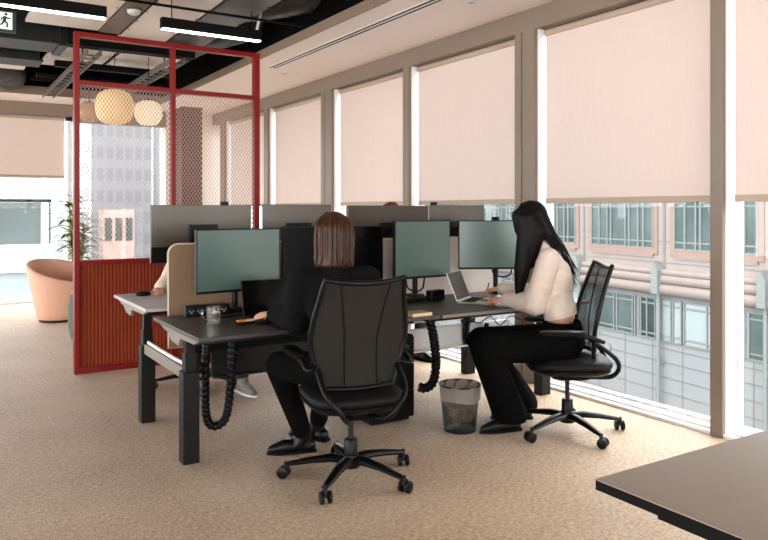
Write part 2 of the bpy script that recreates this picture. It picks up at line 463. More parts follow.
def roller_blind(y0, y1, zb, label, rear=False, x0=0, x1=0):
    if rear: t = thing('roller_blind', label, 'blind', ((x0+x1)/2, YB+.1, zb), 0, 'roller blinds'); w = (x1-x0)/2
    else: t = thing('roller_blind', label, 'blind', (W+.10, (y0+y1)/2, zb), PI/2, 'roller blinds'); w = (y1-y0)/2
    h = (2.80 if rear else HB)-zb
    MB().grid(lambda u, v: (-w+2*w*u, -.0006+.003*math.sin(PI*v)*math.sin(3*u), .04+(h-.05)*v), 12, 8, (0, .0012, 0)).build('fabric', M['blind'], t)
    MB().box(-w, w, -.008, .009, 0, .042, .004).build('hem_bar', M['hem'], t)
    MB().cyl((-w, .0, h-.03), (w, .0, h-.03), .026).build('roller_tube', M['hem'], t, True)
    return t
BZ = 1.43
bl = ['pale roller blind at the picture edge beyond the slim single mullion',
      'wide pale roller blind above the seated woman in the cream blouse',
      'pale roller blind above the two angled teal monitors', 'pale roller blind above the brown-haired person in dark knitwear',
      'narrow pale roller blind just right of the red partition post', 'farthest pale roller blind, seen through the red mesh screen near the corner']
roller_blind(1.04, 2.60, BZ, bl[0]); roller_blind(2.72, 4.195, BZ, bl[1]); roller_blind(4.47, 5.965, BZ, bl[2])
roller_blind(6.12, 7.59, BZ, bl[3]); roller_blind(7.925, 9.505, BZ, bl[4]); roller_blind(9.70, 11.28, BZ, bl[5])

# rear glazed wall
struct('trim_5', MB().box(XL, 3.3, YB, YB+.22, 2.80, SOF+.02).box(1.80, 3.3, YB, YB+.22, 2.735, 2.80), M['frame'])
struct('wall_rear', MB().box(3.29, W+.24, YB, YB+.22, 0, SOF+.02), M['wall'])
struct('trim_6', MB().box(XL, 3.3, YB, YB+.1, 0, .03).box(XL, 3.3, YB+.1, YB+.24, -.05, .045), M['sill'])
struct('trim_7', MB().box(1.80, 1.87, YB, YB+.2, 0, 2.80, .003), M['white_metal'])
for k, x in enumerate((-.15, -2.1, -4.05)): struct('trim_%d' % (70+k), MB().box(x, x+.07, YB, YB+.2, 0, 2.80, .003), M['white_metal'])
struct('window_20', MB().box(XL, 1.80, YB+.17, YB+.178, .045, 2.80), M['glass'])
struct('window_21', MB().box(1.87, 3.29, YB+.17, YB+.178, .045, 2.735), M['glass'])
roller_blind(0, 0, 1.863, 'pale roller blind on the far wall above the peach tub chair', True, -.06, 1.775)
# walls behind the camera: left wall and front wall with wide openings to daylight
struct('wall_left', MB().box(XL-.15, XL, YF, YB, 0, .35).box(XL-.15, XL, YF, YB, 2.9, 3.75), M['wall'])
struct('wall_front', MB().box(XL, W, YF-.15, YF, 0, .35).box(XL, W, YF-.15, YF, 2.9, 3.75), M['wall'])
for i in range(6):
    struct('trim_%d' % (80+i), MB().box(XL-.14, XL-.02, YF+i*3.5, YF+i*3.5+.12, .35, 2.9), M['frame'])
for i in range(4):
    struct('trim_%d' % (90+i), MB().box(XL+i*3.4, XL+i*3.4+.12, YF-.14, YF-.02, .35, 2.9), M['frame'])

# slot diffuser and spots in the soffit
t = thing('slot_diffuser', 'long white linear air slot diffuser set in the pale soffit', 'vent', (3.29, 5.4, SOF))
MB().box(-.055, -.04, -2.2, 2.2, -.006, .001).box(.04, .055, -2.2, 2.2, -.006, .001).box(-.008, .008, -2.2, 2.2, -.006, .001).box(-.055, .055, 2.2, 2.215, -.006, .001).build('frame', M['white'], t)
MB().box(-.04, -.008, -2.2, 2.2, -.002, .0015).box(.008, .04, -2.2, 2.2, -.002, .0015).build('slot', M['blackmatte'], t)
for k, (x, y, lb) in enumerate(((3.56, 7.87, 'small recessed ceiling spot near the end of the air slot'), (3.55, 4.38, 'small recessed ceiling spot above the wide window blind'))):
    t = thing('ceiling_spot', lb, 'light', (x, y, SOF), 0, 'recessed soffit spots')
    MB().lathe([(.022, .0), (.045, -.001), (.045, -.006), (.03, -.009), (.022, -.006)], 24, closed=True).build('rim', M['white'], t, True)
    MB().lathe([(.001, -.004), (.022, -.004)], 20).build('lens', M['silver'], t)

# ------------------------------------------------------------------ ceiling services
def linear_light(x0, x1, y, label, z=2.85, seen=True):
    t = thing('linear_light', label, 'light', ((x0+x1)/2, y, z), 0, 'linear pendant lights'); h = (x1-x0)/2
    MB().box(-h, h, -.035, .035, .004, .09, .003).build('housing', M['blackmatte'], t)
    MB().box(-h+.008, h-.008, -.028, .028, -.004, .006).build('diffuser', M['lightwhite'], t)
    for sx in (-h*.8, h*.8): MB().cyl((sx, 0, .09), (sx, 0, .9), .004, seg=8).build('hanger', M['blackmatte'], t)
    return t
linear_light(-1.9, 1.163, 5.86, 'black linear pendant light with glowing strip beside the exit sign')
linear_light(1.60, 2.46, 5.93, 'short black linear pendant light over the red partition')
k = 0
for y in (3.3, .6, -2.2):  # unseen lamp rows, added as fill light
    for x0, w in ((-4.6, 'far left'), (-1.6, 'middle'), (.9, 'right')):
        linear_light(x0, x0+(2.0 if x0 > 0 else 2.4), y, 'unseen linear light added as fill, outside the picture, %s of row %d behind' % (w, k//3+1)); k += 1

rafts = [(.755, 1.385, 4.2, 7.35, 'pale metal ceiling raft between the two linear lights, left of the detector channel'),
         (1.60, 2.06, 4.2, 7.5, 'pale metal ceiling raft right of the smoke detector channel'),
         (2.08, 2.46, 4.2, 7.5, 'dark metal ceiling raft above the short linear light'),  # darker than the rafts beside it
         (1.12, 1.75, 8.1, 9.4, 'far metal ceiling raft seen through the red frame top, over the lanterns'),
         (1.80, 2.5, 8.15, 9.4, 'far metal ceiling raft seen beside the middle red post'),
         (.55, 1.0, 8.95, 9.9, 'small pale metal raft above the tub chair, left of the red frame')]
for (a, b, c, d, lb) in rafts:
    t = thing('ceiling_raft', lb, 'ceiling panel', ((a+b)/2, (c+d)/2, 2.94 if 'just below' in lb else 3.1), 0, 'suspended ceiling rafts'); w, l = (b-a)/2, (d-c)/2
    MB().box(-w, w, -l, l, 0, .03, .003).build('panel', M['ductgrey'] if 'dark' in lb else M['raft'], t)
    mb = MB()
    for sx in (-w*.97, w*.97):
        for q in range(int(l*2/.35)): mb.cyl((sx*.97, -l+.12+q*.35, -.004), (sx*.97, -l+.12+q*.35, .001), .008, seg=8)
    mb.build('fixing', M['blackmatte'], t)
    for sx in (-w*.8, w*.8): MB().cyl((sx, 0, .03), (sx, 0, .65), .005, seg=6).build('hanger', M['blackmatte'], t)
t = thing('ceiling_channel', 'taupe service channel between two ceiling rafts', 'ceiling panel', (1.49, 5.85, 3.09))
MB().box(-.095, .085, -1.6, 1.5, 0, .05).build('channel', M['raftbeam'], t); MB().box(.085, .1, -1.6, 1.5, -.004, .05).build('edge', M['blackmatte'], t)
t = thing('smoke_detector', 'small round smoke detector under the taupe channel', 'detector', (1.487, 6.36, 3.09))
MB().lathe([(.001, -.05), (.03, -.048), (.05, -.035), (.055, -.01)], 24).build('head', M['white'], t, True); MB().lathe([(.075, -.012), (.075, .0)], 24).build('base', M['raftbeam'], t)
tag(MB().box(-1.5, 1.16, 7.75, 8.25, 3.02, 3.5, .01).box(1.1, 1.18, 7.73, 8.27, 3.0, 3.52).build('air_duct', M['duct']), 'large square black air duct behind the exit sign', 'duct')
tag(MB().box(-1.5, 1.02, 8.55, 8.85, 2.98, 3.2, .01).box(-1.5, 1.05, 8.5, 8.9, 2.97, 2.99).build('air_duct', M['duct']), 'slim black duct below and behind the square one', 'duct')
mb = MB().tube(smoothpath([(-.9, 10.3, 3.3), (.1, 10.25, 3.28), (.55, 10.2, 3.25), (.85, 10.5, 3.22), (.95, 11.0, 3.2)], 6), .2, 20)
for p in smoothpath([(.1, 10.25, 3.28), (.55, 10.2, 3.25), (.85, 10.5, 3.22), (.95, 11.0, 3.2)], 3)[::2]: mb.ell(p, (.205, .205, .205))
tag(mb.build('air_duct', M['duct'], None, True), 'round black duct elbow above the far wall blind', 'duct')
pts = smoothpath([(1.9, 7.2, 3.38), (2.45, 6.65, 3.33), (2.8, 6.15, 3.32), (3.2, 5.75, 3.4), (3.7, 5.2, 3.45)], 10)
mb = MB().tube(pts, .155, 20)
for i in range(0, len(pts)-1, 4):
    d = (pts[i+1]-pts[i]).normalized(); mb.tube([pts[i]-d*.008, pts[i]+d*.008], .163, 20)
tag(mb.build('flexible_duct', M['ductgrey'], None, True), 'ribbed dark flexible duct over the soffit edge', 'duct')
tag(MB().tube(smoothpath([(2.55, 9.5, 3.25), (2.6, 8, 3.25), (2.7, 6.9, 3.2), (2.72, 6.75, 3.4)], 6), .12, 18).build('air_duct', M['duct'], None, True), 'black round duct running beside the soffit fascia', 'duct')
tag(MB().cyl((2.60, 6.2, 3.30), (2.535, 6.25, 2.93), .013, seg=10).build('brace_rod', M['rodwhite'], None, True), 'slanting white brace rod above the right red post', 'rod')
for k, (p, q, r, lb) in enumerate((((1.2, 6.0, 3.06), (2.9, 6.0, 3.06), .012, 'thin black conduit above the short linear light'),
                                   ((1.1, 9.55, 3.0), (2.6, 9.55, 3.0), .03, 'black pipe beyond the red frame, lower one'),
                                   ((1.1, 10.1, 3.05), (2.7, 10.1, 3.05), .03, 'black pipe beyond the red frame, farthest one'))):
    tag(MB().cyl(p, q, r, seg=10).build('conduit_pipe', M['blackmatte'], None, True), lb, 'pipe', 'ceiling pipes')
tag(MB().box(1.15, 2.42, 7.62, 7.78, 3.0, 3.16, .004).build('cable_trunking', M['blackmatte']), 'black cable trunking across the ceiling just behind the red frame', 'trunking')
tag(MB().box(1.2, 2.5, 8.75, 8.85, 2.98, 3.05, .004).build('cable_trunking', M['blackmatte']), 'black cable trunking under the far ceiling rafts', 'trunking')
def cable_tray(x, y0, y1, label):
    t = thing('cable_tray', label, 'cable tray', (x, (y0+y1)/2, 2.915), 0, 'cable trays'); l = (y1-y0)/2
    MB().box(-.07, -.06, -l, l, 0, .06).box(.06, .07, -l, l, 0, .06).build('rail', M['tray'], t)
    for i in range(int(l*2/.2)): MB().box(-.06, .06, -l+.1+i*.2, -l+.12+i*.2, .005, .02).build('rung', M['tray'], t)
    MB().cyl((0, -l*.6, .02), (0, -l*.6, .83), .008, seg=6).build('hanger', M['blackmatte'], t)
cable_tray(1.40, 7.6, 10.9, 'galvanised cable tray left of the amber lantern'); cable_tray(2.22, 7.55, 10.2, 'galvanised cable tray beyond the middle red post')
# exit sign
t = thing('exit_sign', 'green and white running man exit sign hung from the ceiling', 'sign', (.30, 5.3, 2.535))
MB().box(-.2, .19, -.012, .012, 0, .14, .003).build('board', M['exitgreen'], t)
MB().box(.085, .168, -.0145, -.011, .018, .128).build('picture_panel', M['exitwhite'], t)
mb = MB()
Y0, Y1 = -.0165, -.0140
def seg2(a, b, w):
    d = V((b[0]-a[0], 0, b[1]-a[1])); n = V((-d.z, 0, d.x)).normalized()*w/2
    mb.prism([(a[0]+n.x, a[1]+n.z), (b[0]+n.x, b[1]+n.z), (b[0]-n.x, b[1]-n.z), (a[0]-n.x, a[1]-n.z)], Y0, Y1)
mb.prism([(.131+.009*math.cos(a*PI/6), .115+.009*math.sin(a*PI/6)) for a in range(12)], Y0, Y1)
for a, b, w in (((.128, .101), (.120, .068), .018), ((.126, .098), (.146, .087), .008), ((.146, .087), (.156, .095), .008), ((.124, .098), (.107, .088), .008), ((.107, .088), (.102, .074), .008),
                ((.121, .070), (.140, .055), .011), ((.140, .055), (.136, .030), .010), ((.118, .070), (.108, .048), .011), ((.108, .048), (.092, .045), .009)):
    seg2(a, b, w)
mb.build('running_man', M['exitgreen'], t)
for x in (-.15, .15): MB().cyl((x, 0, .14), (x, 0, 1.2), .004, seg=6).build('hanger', M['blackmatte'], t)

# ------------------------------------------------------------------ red partition
PY = 6.51; PD = .075
t = thing('partition_screen', 'tall red framed partition with diamond mesh above a rust ribbed panel', 'partition', (1.04, PY, 0))
TX = [(0, .042), (.812, .849), (1.603, 1.656)]
for a, b in TX: MB().box(a, b, 0, PD, 0, 2.88, .003).build('post', M['red'], t)
for i in range(2):
    x0, x1 = TX[i][1], TX[i+1][0]
    for z0, z1, nm in ((0, .05, 'base_rail'), (.915, .955, 'rail'), (2.434, 2.472, 'rail'), (2.838, 2.88, 'top_rail')):
        MB().box(x0, x1, .002, PD-.002, z0, z1, .002).build(nm, M['red'], t)
    # ribbed panel
    n = int((x1-x0)/.004)
    P = [(x0+(x1-x0)*q/n, .030+.0035*math.sin(2*PI*(x1-x0)*q/n/.030)) for q in range(n+1)]
    MB().prism(P+[(x1, .05), (x0, .05)], .05, .915, 'z').build('ribbed_panel', M['rust'], t)
    # expanded metal mesh: two families of slanted strands
    mb = MB(); zb, zt = .955, 2.434; cw, ch = .030, .046; sl = ch/cw
    H_ = zt-zb; w_ = x1-x0
    for sgn in (1, -1):
        k = -int(H_/ch)-2
        while k*cw < w_+H_/sl+cw:
            # line: x = k*cw + sgn-dependent, z = zb + sl*(x-k*cw)
            if sgn == 1: xa, za, xb_, zb_ = k*cw, zb, k*cw+H_/sl, zt
            else: xa, za, xb_, zb_ = k*cw, zt, k*cw+H_/sl, zb
            t0 = max(0, (0-xa)/(xb_-xa)); t1 = min(1, (w_-xa)/(xb_-xa))
            if t1 > t0:
                A = V((x0+xa+(xb_-xa)*t0, .03, za+(zb_-za)*t0)); B = V((x0+xa+(xb_-xa)*t1, .03, za+(zb_-za)*t1))
                d = (B-A); 
                if d.length > .02:
                    nrm = V((-d.z, 0, d.x)).normalized()*.0023
                    mb.add([A+nrm, A-nrm, B-nrm, B+nrm]+[p+V((0, .003, 0)) for p in (A+nrm, A-nrm, B-nrm, B+nrm)],
                           [(0, 1, 2, 3), (7, 6, 5, 4), (0, 4, 5, 1), (2, 6, 7, 3), (1, 5, 6, 2), (3, 7, 4, 0)])
            k += 1
    mb.build('mesh_panel', M['mesh'], t)

# things beyond the partition
def lantern(x, y, z, rx, rz, m, label):
    t = thing('pendant_lantern', label, 'pendant light', (x, y, z), 0, 'paper lanterns')
    prof = []
    for i in range(25):
        a = -PI/2+PI*i/24; e = .72
        prof.append((rx*abs(math.cos(a))**e, rz*math.copysign(abs(math.sin(a))**.9, math.sin(a))))
    prof = [p for p in prof if p[0] > .05]
    MB().lathe(prof, 40).build('shade', m, t, True)
    MB().cyl((0, 0, rz*.97), (0, 0, 3.75-z), .004, seg=6).build('cord', M['blackmatte'], t)
    MB().lathe([(.02, rz*.95), (.025, rz*1.0), (.018, rz*1.1)], 12).build('cap', M['blackmatte'], t)
lantern(1.715, 8.2, 2.495, .200, .192, M['lantern_a'], 'largest amber paper pendant lantern behind the red mesh')
lantern(2.10, 8.3, 2.468, .152, .140, M['lantern_b'], 'bright cream paper pendant lantern, right of the large amber one')
lantern(1.675, 9.4, 2.58, .13, .125, M['lantern_c'], 'small tan pendant lantern half hidden behind the large amber one')
t = thing('tall_pier', 'tall dark maroon upright panel behind the mesh screen', 'panel', (2.96, 9.6, 0))
MB().box(-.138, .138, -.14, .14, 0, 2.74, .004).build('face', M['maroon'], t); MB().box(-.15, .15, -.15, .15, 0, .06).build('plinth', M['blackmatte'], t)

def tub_chair():
    t = thing('tub_chair', 'peach upholstered tub chair by the far window', 'armchair', (1.40, 9.85, 0), math.radians(-62))
    # outer tapered shell with sloping rim: high at back (-x), low at front
    seg = 56
    def rim(a): return .50+.26*(.5-.5*math.cos(a))**.8
    mb = MB(); rings = []
    for (fr, r) in ((0, .245), (.02, .255), (.25, .29), (.5, .325), (.75, .358), (.96, .384), (1.0, .378), (1.0, .345), (.95, .335), (.75, .315), (.6, .30)):
        row = []
        for k in range(seg):
            a = 2*PI*k/seg; z = .03+(rim(a)-.03)*fr
            row.append(mb.bm.verts.new((r*math.cos(a), r*math.sin(a), z)))
        rings.append(row)
    for i in range(len(rings)-1):
        for k in range(seg): mb.bm.faces.new((rings[i][k], rings[i][(k+1) % seg], rings[i+1][(k+1) % seg], rings[i+1][k]))
    mb.bm.faces.new(rings[0][::-1])
    mb.build('shell', M['peach'], t, 'all')
    MB().lathe([(.28, .36), (.292, .40), (.28, .43), (.2, .44), (.001, .44)], 40).build('seat_cushion', M['peach'], t, True)
    MB().lathe([(.235, 0), (.235, .035)], 40).build('plinth', M['black'], t)
tub_chair()
t = thing('pouf', 'low sage green upholstered pouf peeking out behind the red post', 'pouf', (1.50, 7.98, 0))
MB().lathe([(.20, .02), (.26, .06), (.285, .2), (.285, .40), (.265, .50), (.20, .545), (.001, .55)], 40).build('body', M['green_up'], t, True)
MB().lathe([(.2, 0), (.2, .03)], 30).build('plinth', M['black'], t)
# plant
t = thing('potted_plant', 'leafy cane plant standing behind the peach tub chair', 'plant', (1.78, 10.9, 0))
MB().lathe([(.13, 0), (.17, .36), (.165, .38), (.14, .38), (.13, .33), (.001, .33)], 28).build('pot', M['pot'], t, True)
random.seed(4)
for s in range(5):
    bx, by = random.uniform(-.06, .06), random.uniform(-.06, .06); hgt = (1.55, 1.42, 1.25, 1.15, 1.05)[s]
    top = V((bx*2.2, by*2.2, hgt))
    st = MB().tube(smoothpath([(bx, by, .33), (bx*1.4, by*1.5, .8), tuple(top)], 6), [.012-.0004*i for i in range(13)], 8).build('stem', M['stem'], t, True)
    mb = MB(); mb2 = MB()
    for q in range(26):
        f = .42+.58*q/25
        p = V((bx, by, .33)).lerp(top, f); ang = q*2.4+s; ln = random.uniform(.28, .44)*(1.1-.3*abs(f-.8))
        d = V((math.cos(ang), math.sin(ang), random.uniform(.35, .9))).normalized(); side = d.cross(V((0, 0, 1))).normalized()
        w = random.uniform(.022, .034)
        tgt = mb if random.random() < .6 else mb2
        def leaf(u, v, p=p, d=d, side=side, ln=ln, w=w):
            c = p+d*ln*u+V((0, 0, -.16*ln*u*u*3)); return c+side*w*(v-.5)*2*(math.sin(PI*min(1, .08+.92*u))**.7)+V((0, 0, .006*abs(v-.5)))
        tgt.grid(leaf, 8, 2, (0, 0, .001))
    mb.build('foliage', M['leaf'], st, 'all'); mb2.build('foliage', M['leaf_l'], st, 'all')

# ------------------------------------------------------------------ outside
FD = V((.141, .990, 0)); FN = V((-.990, .141, 0)); FP = V((25.3, 19.5, 0))
fm = Matrix(((FD.x, FN.x, 0, 0), (FD.y, FN.y, 0, 0), (0, 0, 1, 0), (0, 0, 0, 1)))   # local: x along facade, y outwards to us, z up
bt = thing('stone_building', 'pale pink stone office building across the street with teal windows', 'building', (FP.x, FP.y, -9))
bt.rotation_euler = (0, 0, math.atan2(FD.y, FD.x))
G = 9.0   # z shift: local z = world z + 9
MB().box(-45, 40, -10, 0, -2.0+G, 6.4+G).build('upper_wall', M['ebuild'], bt)
MB().box(-45, 40, -10, -.12, 0, -2.0+G).build('lower_wall', M['egrey'], bt)
mb = MB()   # rounded string courses, broken at the downpipe piers
for (z, r) in ((-1.14, .14), (-1.42, .2), (-1.82, .24)): mb.tube([(-45, .02, z+G), (40, .02, z+G)], r, 14)
mb.build('string_course', M['ecourse'], bt, True)
mb = MB()
for k in range(-6, 9):
    s = -.76+4.9*k; mb.box(s-.06, s+.06, .0, .03, -1.0+G, 6.3+G)
for z in (2.6, 1.7, .1, -.75): mb.box(-45, 40, .0, .012, z+G-.02, z+G+.02)
for z in (-4.25, -4.8, -5.4, -6.0, -6.6, -7.2): mb.box(-45, 40, -.12, -.105, z+G-.02, z+G+.02)
for s in range(-20, 24): mb.box(s*1.6-.015, s*1.6+.015, -.12, -.105, .0, -4.0+G)
mb.build('stone_joint', M['ejoint'], bt)
def fwin(s0, s1, z0, z1, nx, rows, glass, yoff=0., surround=None):
    if surround:
        a = surround
        MB().box(s0-a, s0, yoff, yoff+.06, z0-a+G, z1+a+G).box(s1, s1+a, yoff, yoff+.06, z0-a+G, z1+a+G).box(s0, s1, yoff, yoff+.06, z1+G, z1+a+G).box(s0, s1, yoff, yoff+.06, z0-a*1.4+G, z0+G).build('window_surround', M['epink'], bt)
    mb = MB(); fw = .06
    xs = [s0+(s1-s0)*q for q in nx]
    for x in xs: mb.box(x-fw/2, x+fw/2, yoff+.0, yoff+.09, z0+G, z1+G)
    for z in rows: mb.box(s0, s1, yoff, yoff+.07, z0+(z1-z0)*z-fw/2+G, z0+(z1-z0)*z+fw/2+G)
    f = mb.build('window', M['eframe'], bt)
    MB().box(s0, s1, yoff, yoff+.03, z0+G, z1+G).build('pane', glass, f)
for k in range(-4, 6):
    for lv in (0, 1):
        s0 = -.31+4.9*k+.12; s1 = s0+3.75
        z0 = -.56+3.6*lv
        fwin(s0, s1, z0+.38, z0+2.35, (.0, .14, .22, .36, .42, .66, .72, .86, 1.), (0, .14, .86, 1), M['eglass'], 0, .24)
        MB().box(s0, s1, .0, .05, z0+G, z0+.36+G).build('spandrel', M['egrey'], bt)
lower = [(.94, 3.4, (0, .06, .45, .52, .94, 1), M['eglass']), (-.31, .71, (0, .1, .55, .9, 1), M['eglass_d']), (-1.57, -.52, (0, .4, .5, 1), M['eglass_l']), (-4.6, -1.72, (0, .06, .3, .62, 1), M['eglass_l'])]
for k in range(-3, 4):
    for (a, b, nx, gl) in lower:
        fwin(a+7.9*k, b+7.9*k, -3.92, -2.25, nx, (0, .12, .86, 1), gl, -.12)
        fwin(a+7.9*k, b+7.9*k, -8.4, -6.9, nx, (0, 1), M['eglass_l'], -.12)
mb = MB()
for k in range(-9, 10): mb.cyl((-.5+3.12*k, -.13, -4.75+G), (-.5+3.12*k, -.04, -4.75+G), .17, seg=20)
mb.build('medallion', M['egrey'], bt, True)
for k in range(-4, 6):
    s = -.55+4.9*k
    MB().cyl((s, .12, 0), (s, .12, -1.0+G), .08, seg=12).box(s-.17, s+.17, 0, .36, -2.0+G, -1.05+G).prism([(s-.17, -1.05+G), (s+.17, -1.05+G), (s, -.7+G)], 0, .36).build('downpipe', M['eframe'], bt)
struct('street', MB().box(4.5, 80, -60, 120, -9.2, -9.0).box(-60, 4.5, 12.4, 120, -9.2, -9.0), M['street'])

# glazed building opposite the rear windows
bt2 = thing('glazed_building', 'white framed building with dark teal glazing beyond the far window', 'building', (0, 40, -9))
MB().box(-25, 5.6, .3, 12, 0, 13.2).build('core', M['ewhite'], bt2)
for z0, z1, gl in ((10.98, 12.4, M['eglass_l']), (8.66, 10.75, M['eglass_d']), (5.9, 7.3, M['eglass_l']), (3.0, 5.0, M['eglass_l'])):
    f = MB()
    for x in [-25+3.85*q for q in range(8)]+[5.0]: f.box(x-.16, x+.16, -.02, .3, z0-.1, z1+.1)
    f.box(-25, 5.3, -.05, .3, z0-.22, z0).box(-25, 5.3, -.05, .3, z1, z1+.18)
    fo = f.build('window', M['ewhite'], bt2)
    MB().box(-25, 5.3, .2, .29, z0, z1).build('pane', gl, fo)
def tower(name, label, loc, w, d, h, m, gl, nx, nz, rot=0.):
    t = thing(name, label, 'building', (*loc, -9), rot)
    MB().box(-w, w, 0, d, 0, h).build('wall', m, t)
    mb = MB()
    for i in range(nx):
        x0 = -w+2*w*(i+.18)/nx; x1 = -w+2*w*(i+.82)/nx
        for j in range(nz):
            mb.box(x0, x1, -.06, .0, h*(j+.25)/nz, h*(j+.8)/nz)
    mb.build('window', gl, t)
tower('office_tower', 'pale ribbed tower seen through the red mesh', (12.6, 62), 3.4, 9, 60, M['etower'], M['etglass'], 9, 34)
tower('office_tower', 'slim white tower left of the ribbed one, seen through the mesh', (8.6, 55), 1.3, 5, 60, M['ewhite'], M['etglass'], 3, 34)
tower('office_tower', 'teal glass tower at the right of the mesh opening', (15.6, 52), 1.6, 9, 60, M['etglass'], M['eframe'], 2, 24, -.2)
tower('brick_building', 'low red brick building seen through the mesh above the rust panel', (10.3, 48), .95, 1.5, 10.4, M['ebrick'], M['eglass'], 3, 4)

# ------------------------------------------------------------------ desks
def desk(name, label, x0, x1, ya, yb, z, top, legs, bracket, beam=None, edge_m=None, nearside=True):
    """desktop from x0..x1, ya..yb at height z; legs: list of (x, y, facing) outer corners"""
    t = thing(name, label, 'desk', (x0, ya, 0), 0, 'sit-stand bench desks')
    w, d = x1-x0, yb-ya
    MB().box(0, w, 0, d, z-.022, z, .003).build('desktop', top, t)
    if bracket:
        # tapered end bracket under the desktop's end
        MB().prism([(.04, z-.0225), (d-.10, z-.0225), (d-.18, z-.045), (d-.26, z-.05), (d-.34, z-.09), (d-.48, z-.10), (d-.5, z-.055), (.12, z-.05)], .012, .03, 'x').build('end_bracket', M['deskedge'], t)
    MB().box(.05, w-.05, .22, .27, z-.075, z-.0225).box(.05, w-.05, d-.28, d-.23, z-.075, z-.0225).build('frame_rail', M['charcoal'], t)
    for (lx, ly) in legs:
        lg = MB().box(lx-x0, lx-x0+.09, ly-ya, ly-ya+.085, 0, .50, .004).build('leg', M['leg'], t)
        MB().box(lx-x0+.013, lx-x0+.077, ly-ya+.012, ly-ya+.073, .50, .60, .002).box(lx-x0+.02, lx-x0+.07, ly-ya+.018, ly-ya+.067, .60, z-.0225, .002).build('inner_column', M['leg'], lg)
    if beam:
        MB().box(beam[0]-x0, beam[0]-x0+.05, beam[1]-ya, beam[2]-ya, .45, .512, .003).build('cross_beam', M['deskedge'], t)
    return t
DZ, DZ2 = .733, .755
d1 = desk('bench_desk', 'dark desk with the glass mug, where the person in dark knitwear sits', 1.155, 2.672, 3.585, 4.45, DZ, M['deskdark'], [(1.168, 3.885)], True, beam=(1.185, 3.97, 4.79))
d2 = desk('bench_desk', 'dark desk with the open silver laptop, where the woman in cream sits', 2.680, 3.985, 3.585, 4.45, DZ, M['deskdark'], [(3.86, 3.93)], False, beam=None)
d3 = desk('bench_desk', 'pale desk behind the felt divider, beside the red partition', 1.165, 2.672, 4.67, 5.60, DZ2, M['deskpale'], [(1.168, 4.79)], True)
d4 = desk('bench_desk', 'desk by the window behind the divider, hidden by the angled monitors', 2.680, 3.985, 4.67, 5.60, DZ2, M['deskpale'], [(3.83, 4.775)], False)
for dd, x0 in ((d1, 1.155), (d2, 2.68)):
    x1 = 1.35 if dd is d1 else 1.27
    MB().box(.2 if dd is d1 else .04, x1, .79, .80, .505 if dd is d1 else .60, DZ-.023).build('dark_gap_filler', M['blackmatte'], dd)  # black sheet added to keep the gap under the desktop dark
    MB().box(.34 if dd is d1 else .04, x1, .80, .82, .335, .505, .003).box(.34 if dd is d1 else .04, x1, .765, .82, .335, .35, .003).build('cable_basket', M['silver'] if dd is d2 else M['charcoal'], dd)
MB().box(.003, 1.302, -.0015, .001, DZ-.021, DZ-.001).build('edge_band', M['deskedge'], d2)  # paler strip: light caught by this front edge, put into its colour
# white conduit lying on the cross beam
tag(MB().tube(smoothpath([(1.21, 4.0, .524), (1.205, 4.3, .524), (1.205, 4.6, .524), (1.21, 4.78, .524)], 5), .011, 10).build('cable_sleeve', M['white'], None, True), 'white cable sleeve lying on the desk end beam', 'cable')
# felt divider
t = thing('desk_divider', 'tan felt divider screen behind the glass mug and black socket strip', 'divider', (1.275, 4.54, 0))
r = .06; x1 = 1.385; zt = 1.163; zb = .52
def rounded(x0, x1, zb, zt, r):
    P = [(x0, zb), (x1, zb)]
    for a in range(0, 7): P.append((x1-r+r*math.cos(a*PI/12), zt-r+r*math.sin(a*PI/12)))
    for a in range(6, 13): P.append((x0+r+r*math.cos(a*PI/12), zt-r+r*math.sin(a*PI/12)))
    return P
MB().prism(rounded(0, x1, zb, zt, r), 0, .03).build('felt_panel', M['felt'], t)
MB().tube([(p[0], .015, p[1]) for p in rounded(0, x1, zb, zt, r)], .009, 6, closed=True).build('edge_piping', M['feltback'], t, True)
for x in (.2, 1.1): MB().box(x, x+.06, .03, .14, .68, .73, .003).build('clamp', M['charcoal'], t)
t = thing('desk_divider', 'felt divider screen coloured pale for window light, behind the two teal monitors', 'divider', (2.685, 4.54, 0))
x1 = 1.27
MB().prism(rounded(0, x1, zb, zt, r), 0, .03).build('felt_panel', M['feltlit'], t)
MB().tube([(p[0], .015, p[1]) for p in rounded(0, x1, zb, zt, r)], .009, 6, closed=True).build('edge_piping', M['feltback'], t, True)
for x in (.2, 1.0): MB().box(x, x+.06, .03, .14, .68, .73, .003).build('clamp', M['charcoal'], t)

# pedestal cabinet
t = thing('pedestal_cabinet', 'black drawer pedestal under the desk beside the waste bin', 'cabinet', (2.385, 3.93, 0))
MB().box(0, .33, .018, .40, .02, .56, .006).build('body', M['blackmatte'], t)
for z0, z1 in ((.03, .20), (.205, .375), (.38, .55)):
    dr = MB().box(.006, .324, 0, .018, z0, z1, .003).build('drawer', M['black'], t)
    MB().box(.11, .22, -.008, .002, z1-.03, z1-.018, .002).build('handle', M['charcoal'], dr)
MB().box(.02, .31, .04, .38, 0, .022).build('plinth', M['blackmatte'], t)

